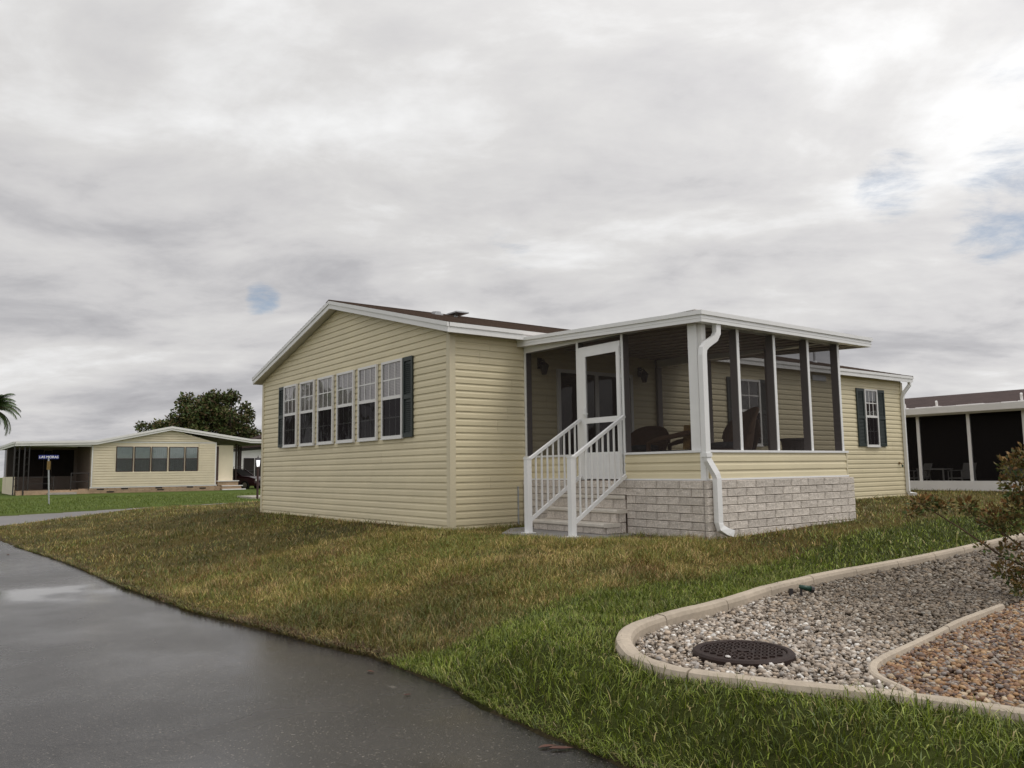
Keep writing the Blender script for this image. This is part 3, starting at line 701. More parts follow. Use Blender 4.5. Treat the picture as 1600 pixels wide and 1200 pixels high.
# roof: pan ceiling, ribs, two-step white fascia
RX, RYA, RYB = 3.89, 1.296, 5.35
m = MB().prism([(.03, RYA+.03, cz(.03)+.03), (RX-.03, RYA+.03, cz(RX)+.03), (RX-.03, RYA+.03, cz(RX)+.125), (.03, RYA+.03, cz(.03)+.118)], (0, RYB-RYA-.06, 0))
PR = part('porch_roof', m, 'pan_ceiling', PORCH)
rb = MB()
yy = RYA + .12
while yy < RYB - .1:
    rb.prism([(.05, yy, cz(.05)+.012), (RX-.04, yy, cz(RX)+.012), (RX-.04, yy, cz(RX)+.029), (.05, yy, cz(.05)+.029)], (0, .05, 0)); yy += .3
part('ceiling_ribs', rb, 'pan_ceiling', PR)
for (o, za, zc, nm) in ((0, 0, .092, 'fascia'), (.02, .092, .145, 'roof_edge')):
    part(nm, MB().prism([(.02, RYA-o, cz(.02)+za), (RX+o, RYA-o, cz(RX)+za), (RX+o, RYA-o, cz(RX)+zc), (.02, RYA-o, cz(.02)+zc)], (0, .03, 0)), 'white_metal', PR)
    part(nm, MB().prism([(.25, RYB+o, cz(.25)+za), (RX+o, RYB+o, cz(RX)+za), (RX+o, RYB+o, cz(RX)+zc), (.25, RYB+o, cz(.25)+zc)], (0, -.03, 0)), 'white_metal', PR)
    part(nm, MB().box(RX+o-.03, RX+o, RYA-o+.03, RYB+o-.03, cz(RX)+za, cz(RX)+zc), 'white_metal', PR)
part('fascia_groove', MB().prism([(.03, RYA-.004, cz(.03)+.045), (RX+.004, RYA-.004, cz(RX)+.045), (RX+.004, RYA-.004, cz(RX)+.06), (.03, RYA-.004, cz(.03)+.06)], (0, .006, 0)).box(RX-.002, RX+.004, RYA+.002, RYB, cz(RX)+.045, cz(RX)+.06), 'white_metal', PR)
part('gutter_soffit', MB().box(PFX+.02, RX-.032, RYA+.031, RYB-.031, cz(RX)+.004, cz(RX)+.012).box(.05, PFX+.02, RYA+.031, PFY-.002, cz(1.9)+.004+.08, cz(1.9)+.012+.08), 'white_metal', PR)
ds = [(3.83, 1.66, cz(3.83)+.01), (3.83, 1.655, 2.62), (3.826, 1.61, 2.55), (3.815, 1.46, 2.46), (3.81, 1.40, 2.40), (3.81, 1.385, 2.32), (3.81, 1.385, 1.02), (3.82, 1.39, .98), (3.87, 1.48, .80), (3.875, 1.495, .75), (3.875, 1.495, .20), (3.885, 1.51, .13), (3.93, 1.60, .075), (3.96, 1.66, .06)]
DS = part('downspout', pipe_rect(ds, .044, .036, (1, 0, 0)), 'white_metal', PORCH)
part('pipe_collar', MB().box(3.76, 3.862, 1.333, 1.437, 1.02, 1.07), 'white_metal', DS)
part('pipe_mouth', MB().quad((3.961+.003, 1.661+.002, .028), (3.925, 1.702, .028), (3.925, 1.702, .092), (3.964, 1.663, .092)), 'dark', DS)

# ------------------------------------------------------------------ steps, pad, railings
STEPS = thing('porch_steps', 'three rough stone block steps with pale smooth treads below the screen door', 'steps', (1.6, 1.1, 0))
SX0, SX1 = .86, 2.40; TOPS = (.145, .325, .515); FR = (.905, 1.155, 1.335)
core = MB()
for i in range(3):
    bck = FR[i+1] + .02 if i < 2 else PY0 - .055
    core.box(SX0+.03, SX1-.035, FR[i]+.045, max(bck, FR[i]+.06) + (.25 if i < 1 else 0) if i < 2 else PY0+.02, -.02 if i == 0 else TOPS[i-1]-.02, TOPS[i]-.055)
SCORE = part('step_core', core, 'mortar', STEPS)
for i in range(3):
    z0 = 0.0 if i == 0 else TOPS[i-1]; h = (TOPS[i] - .055 - z0)
    blocks(SCORE, 'y-', FR[i]+.02, SX0, SX1-.02, z0+.002, 1, ch=h, seed=30+i, first=.2 + .3*i)
    nc = 1
    if i < 2: blocks(SCORE, 'x+', SX1, FR[i]+.075, PY0-.01, z0+.002, 1, ch=h+.055 - .004, seed=40+i, first=.3*(1-i))
    tb = FR[i+1]+.06 if i < 2 else PY0 - .02
    t = MB(); xa, xb, ya = SX0-.02, SX1+(.012 if i < 2 else -.005), FR[i]
    t.prism([(xa, ya+.012, TOPS[i]-.054), (xa, ya, TOPS[i]-.042), (xa, ya, TOPS[i]-.012), (xa, ya+.012, TOPS[i]), (xa, tb, TOPS[i]), (xa, tb, TOPS[i]-.054)], (xb-xa, 0, 0))
    part('tread', t, 'tread', STEPS)
pd = MB(); pd.prism([(1.12, .14, 0), (2.72, .14, 0), (2.72, 1.0, 0), (2.55, 1.36, 0), (.45, 1.36, 0), (.45, .80, 0)], (0, 0, -.14))
solo('concrete_pad', pd, 'pad', None, None, kind='structure')
def railing(x, label):
    r = thing('stair_railing', label, 'railing', (x, .39, 0), group='white railings of the porch steps')
    a, b = Vector((x, .39, 1.04)), Vector((x, 1.40, 1.625)); lo, lb = Vector((x, .41, .17)), Vector((x, 1.40, .79))
    part('newel_post', MB().box(x-.04, x+.04, .35, .43, .008, 1.04), 'white_metal', r)
    part('base_plate', MB().box(x-.075, x+.075, .315, .465, .001, .012), 'white_metal', r)
    part('post_cap', MB().prism([(x-.046, .344, 1.04), (x+.046, .344, 1.04), (x+.046, .436, 1.04), (x-.046, .436, 1.04)], (0, 0, .022)), 'white_metal', r)
    part('handrail', MB().tube([a + Vector((0, .03, .0)), b], .024, 4, ry=.02), 'white_metal', r)
    part('bottom_rail', MB().tube([lo, lb], .018, 4, ry=.024), 'white_metal', r)
    for k in range(1, 9):
        y = .43 + k * .108; q = (y - .41) / .99
        zl = lo.z + (lb.z - lo.z) * q; zt = a.z + (b.z - a.z) * (y - .42) / .98
        part('baluster', MB().box(x-.0105, x+.0105, y-.0105, y+.0105, zl+.016, zt-.014), 'white_metal', r)
    return r
railing(1.42, 'white metal railing on the left of the porch steps beside the siding')
railing(2.36, 'white metal railing on the right of the porch steps, nearer the stone wall')

part('footing', MB().box(2.45, PX+.02, PY0-.05, PY0+.03, -.25, Z0+.012).box(PX-.05, PX+.02, PY0+.031, PY1, -.25, Z0+.012), 'pad', PORCH)
# ------------------------------------------------------------------ wicker furniture on the porch
def barrel_chair(loc, rz, label, hgt=.9, wid=.62, material='wicker'):
    t = thing('wicker_chair', label, 'chair', loc, rz, 'wicker chairs on the porch', local=True)
    w = wid / 2
    part('seat', MB().lathe((0, 0, .30), [(w*.82, 0), (w*.95, .05), (w*.95, .11), (w*.7, .14)], 18), material, t, True)
    part('base', MB().lathe((0, 0, 0), [(w*.85, 0), (w*.78, .04), (w*.70, .2), (w*.80, .30)], 16), material, t, True)
    part('cushion', MB().lathe((0, .02, .44), [(w*.6, 0), (w*.75, .03), (w*.72, .09), (w*.4, .11)], 16), 'cushion', t, True)
    # curved fan back: grid over an arc, oval top
    m = MB(); nu, nv = 17, 7
    for iv in range(nv):
        for iu in range(nu):
            q = -1 + 2 * iu / (nu - 1); ang = q * 1.25; top = .42 + (hgt - .42) * math.sqrt(max(0, 1 - (abs(q) ** 2.2) * .86)); zz = .40 + (top - .40) * iv / (nv - 1)
            rr = w * (1.0 + .16 * iv / (nv - 1)); m.v.append((rr * math.sin(ang), -rr * math.cos(ang) - .06 * iv / (nv - 1), zz))
    for iv in range(nv - 1):
        for iu in range(nu - 1): a = iv*nu+iu; m.f.append((a, a+1, a+nu+1, a+nu))
    b = part('backrest', m, material, t, True)
    mod = b.modifiers.new('thick', 'SOLIDIFY'); mod.thickness = .03
    rim = [m.v[(nv-1)*nu + i] for i in range(nu)]
    part('rim', MB().tube(rim, .026, 7), material, t, True)
    return t
barrel_chair((1.15, 3.05, FLOOR), R(205), 'low rounded brown wicker chair just right of the screen door', .86, .66, 'wicker_dark')
barrel_chair((2.62, 3.32, FLOOR), R(150), 'tall fan backed wicker chair behind the porch downspout', 1.06, .72)
barrel_chair((2.0, 4.35, FLOOR), R(190), 'wicker chair standing in front of the shuttered window behind the porch', 1.03, .60, 'wicker_dark')
LS = thing('wicker_loveseat', 'brown wicker loveseat with dark and floral cushions in the porch corner', 'sofa', (1.75, 3.25, FLOOR), R(118), local=True)
part('seat', MB().box(-.62, .62, -.30, .32, .22, .34), 'wicker', LS)
part('backrest', MB().prism([(-.62, -.32, .34), (.62, -.32, .34), (.62, -.36, .62), (.40, -.38, .80), (-.40, -.38, .80), (-.62, -.36, .62)], (0, .05, 0)), 'wicker', LS)
for s in (-1, 1):
    part('arm', MB().tube([(s*.64, .34, .24), (s*.66, .34, .55), (s*.66, .2, .60), (s*.64, -.30, .70)], .04, 8), 'wicker', LS, True)
    part('seat_cushion', MB().box(min(s*.02, s*.58), max(s*.02, s*.58), -.24, .32, .342, .44), 'cushion', LS)
    part('back_cushion', MB().prism([(s*.05, -.29, .45), (s*.55, -.29, .45), (s*.53, -.31, .82), (s*.08, -.31, .82)], (0, .12, 0)), 'cushion_floral' if s < 0 else 'cushion', LS)
    for q in (-.26, .28): part('leg', MB().box(s*.58-.025, s*.58+.025, q-.025, q+.025, 0, .22), 'wicker', LS)
bk = MB().lathe((3.05, 4.42, FLOOR), [(.13, 0), (.135, .02), (.20, .56), (.215, .57), (.215, .60), (.19, .60), (.15, .3)], 14)
solo('waste_basket', bk, 'planter', 'dark tapered wicker basket at the far right end of the porch', 'basket', smooth=False)

# ------------------------------------------------------------------ gravel bed edging
def sweep_curb(parent, path, width, top, bot, seg, closed=False, seed=2):
    pts = [Vector((x, y, 0)) for x, y in path]
    # resample finely (Catmull-Rom)
    fine = []
    for i in range(len(pts) - 1):
        p0, p1, p2, p3 = pts[max(i-1, 0)], pts[i], pts[i+1], pts[min(i+2, len(pts)-1)]
        n = max(2, int((p2 - p1).length / .06))
        for k in range(n):
            t = k / n; fine.append(.5*((2*p1) + (p2-p0)*t + (2*p0-5*p1+4*p2-p3)*t*t + (3*p1-p0-3*p2+p3)*t*t*t))
    fine.append(pts[-1]); cur = [fine[0]]; acc = 0; rr = random.Random(seed); target = seg * rr.uniform(.85, 1.1)
    segs = []
    for a, b in zip(fine, fine[1:]):
        cur.append(b); acc += (b - a).length
        if acc > target: segs.append(cur); cur = [b]; acc = 0; target = seg * rr.uniform(.9, 1.1)
    if len(cur) > 1: segs.append(cur)
    for sgm in segs:
        d0 = (sgm[1] - sgm[0]).normalized(); d1 = (sgm[-1] - sgm[-2]).normalized(); sgm = [sgm[0] + d0*.005] + sgm[1:-1] + [sgm[-1] - d1*.005]
        m = MB(); h = width / 2; dz = rr.uniform(-.004, .004)
        prof = [(-h, bot), (-h*.98, top-.035), (-h*.78, top-.008), (-h*.4, top), (h*.4, top), (h*.78, top-.008), (h*.98, top-.035), (h, bot)]
        n = len(prof)
        for i, p in enumerate(sgm):
            t = (sgm[min(i+1, len(sgm)-1)] - sgm[max(i-1, 0)]).normalized(); nn = Vector((t.y, -t.x, 0)); zr_ = float(rise(p))
            for o, z in prof: m.v.append((p.x + nn.x*o, p.y + nn.y*o, z + dz + zr_ + rr.uniform(-.0015, .0015)))
        for i in range(len(sgm) - 1):
            for k in range(n - 1): a = i*n+k; m.f.append((a, a+1, a+n+1, a+n))
        m.f.append(tuple(range(n-1, -1, -1))); m.f.append(tuple((len(sgm)-1)*n + k for k in range(n)))
        part('curb_segment', m, 'curb', parent)
def rise(p): return .10 * smooth01(2, 9, p.y)
EDGING = thing('concrete_edging', 'pale concrete garden edging curving round the grey gravel bed', 'edging', (6.5, -1, -.3))
sweep_curb(EDGING, BED[17:] + BED[:12], .118, -.195, -.36, .88)
EDG2 = thing('concrete_edging', 'thin grey concrete strip parting the grey gravel from the orange gravel', 'edging', (7.7, -1, -.3))
sweep_curb(EDG2, [(7.452, .60)] + INNER[1:], .058, -.258, -.36, 1.2, seed=5)

# gravel: loose stones
t_ = (1 + 5 ** .5) / 2
ICO = np.array([(-1, t_, 0), (1, t_, 0), (-1, -t_, 0), (1, -t_, 0), (0, -1, t_), (0, 1, t_), (0, -1, -t_), (0, 1, -t_), (t_, 0, -1), (t_, 0, 1), (-t_, 0, -1), (-t_, 0, 1)]) / math.sqrt(1 + t_*t_)
ICF = np.array([(0, 11, 5), (0, 5, 1), (0, 1, 7), (0, 7, 10), (0, 10, 11), (1, 5, 9), (5, 11, 4), (11, 10, 2), (10, 7, 6), (7, 1, 8), (3, 9, 4), (3, 4, 2), (3, 2, 6), (3, 6, 8), (3, 8, 9), (4, 9, 5), (2, 4, 11), (6, 2, 10), (8, 6, 7), (9, 8, 1)])
def gravel(name, pts, sizes, cols, base_z, label):
    n = len(pts); ang = rng.uniform(0, 2*np.pi, n); tilt = rng.normal(0, .35, n)
    V = np.repeat(ICO[None], n, 0) * (1 + rng.uniform(-.30, .26, (n, 12, 1)))
    V = V * (np.stack([sizes, sizes*rng.uniform(.6, .95, n), sizes*rng.uniform(.42, .75, n)], 1))[:, None, :]
    c, s = np.cos(tilt)[:, None], np.sin(tilt)[:, None]; V = np.stack([V[..., 0]*c - V[..., 2]*s, V[..., 1], V[..., 0]*s + V[..., 2]*c], -1)
    c, s = np.cos(ang)[:, None], np.sin(ang)[:, None]; V = np.stack([V[..., 0]*c - V[..., 1]*s, V[..., 0]*s + V[..., 1]*c, V[..., 2]], -1)
    z = base_z + sizes*.25 + rng.uniform(-.004, .012, n) + .012*(fbm(pts[:, 0], pts[:, 1], 4, 77) - .5)*2 + .10*smooth01(2, 9, pts[:, 1])
    V += np.stack([pts[:, 0], pts[:, 1], z], 1)[:, None, :]
    F = (np.arange(n)[:, None, None]*12 + ICF[None]).reshape(-1, 3)
    me = np_mesh(name, V.reshape(-1, 3), [F], 'stones', np.repeat(cols, 12, 0), False)
    o = obj(name, me, kind='stuff'); o['label'] = label
def scatter(x0, x1, y0, y1, dens):
    n = int((x1-x0)*(y1-y0)*dens); return np.stack([rng.uniform(x0, x1, n), rng.uniform(y0, y1, n)], 1)
CPX = np.array(CP[:2])
P = np.concatenate([scatter(5.3, 10.5, -3.3, 1.4, 2300), scatter(5.3, 11.5, 1.4, 9, 800)])
d = np.linalg.norm(P - CPX, axis=1)
inb = inside(BED, P[:, 0], P[:, 1]); inb2 = inside(BED2, P[:, 0], P[:, 1])
MH = np.array((7.155, -2.385)); off = np.linalg.norm(P - MH, axis=1) > .305
def pick(n, pal, w): return np.array(pal)[rng.choice(len(pal), n, p=np.array(w)/sum(w))] * rng.uniform(.75, 1.2, (n, 1))
A = P[inb & ~inb2 & off]; big = rng.gamma(7, .0021, len(A)).clip(.008, .027) * np.where(A[:, 1] > 1.4, 1.4, 1.0)
ca = pick(len(A), [(.50, .44, .37), (.36, .30, .24), (.26, .215, .17), (.45, .36, .27), (.68, .65, .60), (.16, .125, .095), (.33, .30, .27)], [4, 4, 3, 4, 1.6, 2.2, 1.5])
# darker, browner stones towards the back of the bed
dark_f = smooth01(-1.6, .4, A[:, 1] + .5*(A[:, 0]-6.5) + .8*(fbm(A[:, 0], A[:, 1], 1.2, 4)-.5)); ca = ca * (1 - .55*dark_f[:, None]) * (1 - dark_f[:, None] * np.array((0, .06, .16)))
gravel('gravel', A, big, ca, -.292, 'loose grey and white river stones filling the larger part of the bed')
B_ = P[inb2]; ex = scatter(7.5, 10.2, -2.7, .9, 900); ex = ex[inside(BED2, ex[:, 0], ex[:, 1])]; B_ = np.concatenate([B_, ex])
gravel('gravel', B_, rng.gamma(7, .0021, len(B_)).clip(.008, .026), pick(len(B_), [(.30, .17, .080), (.38, .24, .12), (.23, .12, .060), (.18, .115, .078), (.31, .26, .21), (.10, .06, .045), (.45, .35, .23), (.22, .19, .17)], [4, 2.5, 3, 4, 3, 3, 1.5, 2]), -.308, 'orange and brown gravel on the right behind the thin strip')

# ------------------------------------------------------------------ manhole lid, pebble, spotlight
LID = thing('manhole_cover', 'round dark iron access lid with raised tread lying in the gravel', 'cover', (MH[0], MH[1], -.29))
zl = -.225
part('rim', MB().lathe((MH[0], MH[1], -.334), [(.300, 0), (.312, .03), (.312, .070), (.300, .083), (.268, .085), (.262, .078), (.262, 0)], 48), 'cast_iron', LID, False)
part('lid_plate', MB().lathe((MH[0], MH[1], -.334), [(.259, 0), (.259, .074), (.255, .077), (.20, .0775), (.0, .078)], 48), 'cast_iron', LID)
tr = MB(); s_ = .0435
for i in range(-6, 7):
    for j in range(-6, 7):
        x, y = i*s_, j*s_
        if x*x + y*y > .236**2 or (x*x + y*y < .05**2): continue
        hx, hy = (.017, .0075) if (i + j) % 2 else (.0075, .017)
        a = R(35); cx = MH[0] + x*math.cos(a) - y*math.sin(a); cy = MH[1] + x*math.sin(a) + y*math.cos(a)
        q = [(cx + px_*math.cos(a) - py_*math.sin(a), cy + px_*math.sin(a) + py_*math.cos(a), -.2575) for px_, py_ in ((-hx, -hy), (hx, -hy), (hx, hy), (-hx, hy))]
        tr.prism(q, (0, 0, .011))
part('tread_pattern', tr, 'cast_iron', LID, kind='stuff')
part('lid_boss', MB().lathe((MH[0], MH[1], -.256), [(.045, 0), (.045, .008), (.036, .010), (.030, .005), (.0, .005)], 20), 'cast_iron', LID)
def pebble(name, c, s, material, label, seed):
    rr = random.Random(seed); m = MB(); m.v = [tuple(np.array(c) + ICO[i] * np.array(s) * rr.uniform(.85, 1.15)) for i in range(12)]; m.f = [tuple(int(q) for q in f) for f in ICF]
    return solo(name, m, material, label, 'pebble', smooth=True)
pebble('pebble', (7.235, -2.635, -.242), (.022, .015, .009), 'quartz', 'single white pebble lying on the near edge of the round iron lid', 3)
SP = thing('garden_spotlight', 'small black and green garden spotlight lying by the edging in the gravel', 'light', (6.06, -.07, -.29), R(60), local=True)
part('lamp_body', MB().tube([(-.03, 0, .09), (.075, 0, .065)], [.018, .028], 10), 'green_plastic', SP, True)
part('lamp_hood', MB().tube([(.07, 0, .066), (.10, 0, .058)], [.031, .030], 10), 'iron', SP)
part('stake', MB().tube([(-.015, 0, .085), (-.02, 0, 0)], .012, 6), 'iron', SP)
part('mount', MB().box(-.13, -.10, -.012, .012, 0, .075), 'iron', SP)

# ------------------------------------------------------------------ grass
BLD = []
def excluded(x, y):
    e = in_road(x, y) | in_street(x, y) | inside(BED, x, y)
    e |= (x > -W-.02) & (x < .02) & (y > -.03) & (y < LEN)
    e |= (x > -.1) & (x < PX+.02) & (y > PY0-.02) & (y < PY1+.02)
    e |= ((x > 1.1) & (x < 2.66) & (y > .2) & (y < 1.4)) | ((x > .42) & (x < 1.2) & (y > .75) & (y < 1.4) & (x - .42 > (.8 - y) * 1.0))
    return e
def blades(x, y, h, w, col, lean, layers=1):
    n = len(x); z = terrain(x, y) - .006
    a = rng.uniform(0, 2*np.pi, n); d = np.stack([np.cos(a), np.sin(a)], 1)
    # bend direction follows a soft field so tufts lie together
    fa = 2*np.pi*2*fbm(x, y, 1.6, 41) + rng.normal(0, 1.7, n); b = np.stack([np.cos(fa), np.sin(fa)], 1) * lean[:, None]
    V = np.zeros((n, 5, 3)); base = np.stack([x, y, z], 1)
    for k, (t, ww) in enumerate(((0, 1), (0, -1), (.55, .75), (.55, -.75), (1, 0))):
        V[:, k, :2] = base[:, :2] + d*(w*ww)[:, None]*.5 + b*(h*t**1.7)[:, None]; V[:, k, 2] = z + h*t*np.sqrt(np.maximum(.12, 1 - .75*(lean*t)**2))
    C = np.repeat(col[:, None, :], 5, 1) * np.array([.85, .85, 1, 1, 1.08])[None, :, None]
    BLD.append((V, C))
def flush(name, label):
    V = np.concatenate([v for v, c in BLD]); C = np.concatenate([c for v, c in BLD]); n = len(V); i = np.arange(n)[:, None]*5
    me = np_mesh(name, V.reshape(-1, 3), [i + np.array([[0, 1, 3, 2]]), i + np.array([[2, 3, 4]])], 'blades', C.reshape(-1, 3)); BLD.clear()
    o = obj(name, me, kind='stuff'); o['label'] = label
def in_view(x, y, mg=.10):
    dx, dy = x - CP[0], y - CP[1]; dep = dx*CF.x + dy*CF.y; lat = dx*CR.x + dy*CR.y
    return (dep > 1.5) & (np.abs(lat) < dep*(.68 + mg) + .5)
def region(x0, x1, y0, y1, dens): return scatter(x0, x1, y0, y1, dens).T
def lod(x, y, bands):
    d = np.hypot(x - CP[0], y - CP[1]); k = np.interp(d, [b[0] for b in bands], [b[1] for b in bands]); return rng.random(len(x)) < k
DRYP = np.array([(.42, .30, .125), (.20, .175, .040), (.20, .105, .042), (.125, .155, .028), (.27, .195, .065)])
def dry_colors(x, y):
    n = fbm(x, y, .75, 21); n2 = fbm(x, y, 3.0, 31); n3 = fbm(x, y, 1.5, 37); wts = np.stack([.06 + 5*np.clip(n2-.51, 0, 1), 1.1 + 0*n, .08 + 5*np.clip(.45-n3, 0, 1), .45 + 6.0*np.clip(n-.49, 0, 1) + 3*np.clip(.47-n2, 0, 1), .28 + 2*np.clip(n3-.52, 0, 1)], 1)
    big = fbm(x, y, .55, 91); mottle = .32 + .60*fbm(x, y, 4.5, 57) + .40*n3 + .60*smooth01(.33, .62, big); cs = np.cumsum(wts / wts.sum(1, keepdims=True), 1); r = rng.random(len(x)); k = (r[:, None] > cs).sum(1); return DRYP[np.clip(k, 0, 4)] * (rng.uniform(.6, 1.3, len(x)) * mottle)[:, None]  # patchy tone of the turf's own colour
GRNP = np.array([(.110, .148, .013), (.165, .205, .022), (.058, .084, .010), (.22, .23, .055), (.29, .235, .10)])
def green_colors(x, y):
    n = fbm(x, y, 1.3, 51); n2 = fbm(x, y, 4.5, 53); k = rng.choice(5, len(x), p=[.32, .27, .21, .14, .06]); return GRNP[k] * (rng.uniform(.65, 1.35, len(x)) * (.55 + .75*n + .65*n2))[:, None]
def lot(x, y):
    xb = np.interp(y, XB[:, 0], XB[:, 1]) + .10*(fbm(x, y, 2.2, 5) - .5)*2 + rng.normal(0, .04, len(x)); return x > xb
# dry house lot
for (x0, x1, y0, y1, dens, hs, ws) in ((-1, 5.5, -4.5, 1.6, 3600, 1.1, .86), (-16, -1, -5.2, 1.6, 620, 1.1, 1.7), (3.8, 5.0, 1.6, 14, 900, 1.0, 1.5), (-3, 4.6, 13.8, 18.3, 300, 1.1, 2.0), (.05, 3.8, 4.7, 13.8, 420, 1.0, 1.9), (-20, -8.3, 1.6, 16, 160, 1.2, 2.6)):
    x, y = region(x0, x1, y0, y1, dens)
    k = ~excluded(x, y) & ~lot(x, y) & in_view(x, y) & lod(x, y, [(4, 1), (8, .95), (12, .55), (20, .35), (40, .25)]); x, y = x[k], y[k]
    hn = fbm(x, y, 2.3, 61); edge_f = np.clip((y - yedge(x)) / .3, .7, 1)
    h = (.035 + .15*np.clip(hn - .15, 0, 1)**1.3*rng.uniform(.5, 1.4, len(x))) * hs * edge_f; wdt = rng.uniform(.0035, .0075, len(x)) * ws
    c = dry_colors(x, y); br = (y - yedge(x)) < .05 + .16*rng.random(len(x))**2; c[br] = np.array((.12, .065, .035)) * rng.uniform(.6, 1.3, (int(br.sum()), 1))
    bareg = np.exp(-(((x - 3.0)/.6)**2 + ((y - 1.05)/.25)**2)); kk = rng.random(len(x)) > bareg*.93
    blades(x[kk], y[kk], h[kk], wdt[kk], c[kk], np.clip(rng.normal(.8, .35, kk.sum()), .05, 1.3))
x = rng.uniform(-9, 5.0, 15000); y = yedge(x) + rng.normal(0.0, .045, len(x)); k = in_view(x, y); x, y = x[k], y[k]
blades(x, y, rng.uniform(.03, .09, len(x)), rng.uniform(.004, .008, len(x)), dry_colors(x, y) * np.where(rng.random(len(x)) < .5, .55, .9)[:, None], np.full(len(x), 1.0))
flush('dry_grass', 'long patchy brown and olive grass on the lawn in front of the house')
# green lot
for (x0, x1, y0, y1, dens, hs, ws) in ((4.7, 10.6, -3.95, 1.5, 3900, .92, .74), (4.2, 5.7, 1.5, 10, 1300, 1.0, 1.5), (4.2, 9, 10, 18.3, 300, 1.0, 2.2)):
    x, y = region(x0, x1, y0, y1, dens)
    k = ~excluded(x, y) & lot(x, y) & in_view(x, y) & lod(x, y, [(3, 1), (7, 1), (11, .6), (25, .4)]); x, y = x[k], y[k]
    hn = fbm(x, y, 3.1, 71); h = (.030 + .105*np.clip(hn - .12, 0, 1)*rng.uniform(.35, 1.5, len(x))) * hs; wdt = rng.uniform(.0040, .0098, len(x)) * ws
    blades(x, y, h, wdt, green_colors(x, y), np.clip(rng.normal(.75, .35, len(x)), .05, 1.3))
# runners reaching over the asphalt
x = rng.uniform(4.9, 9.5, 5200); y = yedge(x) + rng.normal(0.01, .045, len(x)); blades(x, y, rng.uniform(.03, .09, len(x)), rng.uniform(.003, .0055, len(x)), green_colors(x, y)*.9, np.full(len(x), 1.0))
flush('green_grass', 'short green grass between the road and the gravel bed')
x, y = region(-36, -20, -6, 16, 90); nb = x < np.interp(y, SFAR[:, 0], SFAR[:, 1]); k = nb & in_view(x, y); x, y = x[k], y[k]
blades(x, y, rng.uniform(.05, .10, len(x)), rng.uniform(.012, .022, len(x)), np.array([(.145, .185, .030)]) * rng.uniform(.75, 1.2, (len(x), 1)), np.full(len(x), .5))
flush('green_grass', 'bright mown green grass of the lawn across the street')

# ------------------------------------------------------------------ shrub at the right
def leaf_mesh(centers, dirs, sizes, cols):
    n = len(centers); up = rng.normal(0, 1, (n, 3)); t = dirs / (np.linalg.norm(dirs, axis=1, keepdims=True) + 1e-9); s = np.cross(t, up); s /= (np.linalg.norm(s, axis=1, keepdims=True) + 1e-9)
    nn = np.cross(s, t); V = np.zeros((n, 4, 3)); L_ = sizes[:, None]
    V[:, 0] = centers; V[:, 1] = centers + t*L_*.5 + s*L_*.27 + nn*L_*.08; V[:, 2] = centers + t*L_; V[:, 3] = centers + t*L_*.5 - s*L_*.27 + nn*L_*.08
    return V.reshape(-1, 3), [np.arange(n)[:, None]*4 + np.array([[0, 1, 2]]), np.arange(n)[:, None]*4 + np.array([[0, 2, 3]])], np.repeat(cols, 4, 0)
SB = (7.62, 1.62, -.29)
SHRUB = thing('shrub', 'loose leafy shrub with russet leaf tips leaning over the gravel at the right edge', 'shrub', SB)
stems = [[SB, (7.40, 1.38, -.05), (7.22, 1.18, .09), (7.04, .90, .32), (6.90, .68, .485), (6.83, .60, .55)],
         [SB, (7.55, 1.48, .2), (7.42, 1.32, .52), (7.36, 1.25, .78), (7.38, 1.26, .98)],
         [SB, (7.46, 1.42, .02), (7.30, 1.22, .24), (7.14, .99, .40), (7.09, .94, .50)],
         [SB, (7.70, 1.70, .4), (7.72, 1.72, .8), (7.66, 1.64, 1.15)],
         [SB, (7.45, 1.40, .16), (7.30, 1.24, .38), (7.25, 1.18, .50)],
         [SB, (7.52, 1.5, -.16), (7.40, 1.33, -.14), (7.30, 1.22, -.10)]]
sm = MB()
for st in stems: sm.tube(st, [.012 - .0085*i/(len(st)-1) for i in range(len(st))], 6)
for a, b in (((7.04, .90, .32), (7.00, .86, .47)), ((6.90, .68, .485), (6.94, .73, .55)), ((7.22, 1.18, .09), (7.13, 1.06, .22)), ((7.40, 1.38, -.05), (7.25, 1.2, -.08))): sm.tube([a, b], .003, 5)
part('stem', sm, 'twig', SHRUB, True)
cl = [((6.84, .61, .545), .085, 34), ((6.90, .69, .56), .07, 26), ((6.80, .56, .47), .06, 22), ((6.95, .74, .50), .06, 20), ((6.98, .80, .53), .05, 14), ((7.09, .94, .52), .075, 34), ((7.11, .97, .45), .045, 12),
      ((7.24, 1.16, .42), .13, 60), ((7.30, 1.22, .32), .12, 46), ((7.20, 1.12, .36), .10, 34), ((7.36, 1.28, .50), .14, 60), ((7.38, 1.27, .72), .14, 66), ((7.36, 1.25, .86), .12, 60), ((7.42, 1.31, .62), .14, 60), ((7.44, 1.34, .95), .13, 56), ((7.5, 1.42, .5), .2, 90), ((7.58, 1.55, .8), .25, 120), ((7.66, 1.66, 1.1), .24, 110), ((7.7, 1.7, .4), .3, 120),
      ((7.30, 1.22, .12), .10, 30), ((7.26, 1.18, -.06), .10, 44), ((7.34, 1.28, -.12), .09, 36), ((7.40, 1.35, .0), .12, 40), ((7.16, 1.02, .16), .05, 10), ((7.36, 1.2, -.2), .08, 26)]
CT = []; DR = []; SZ = []; CC = []
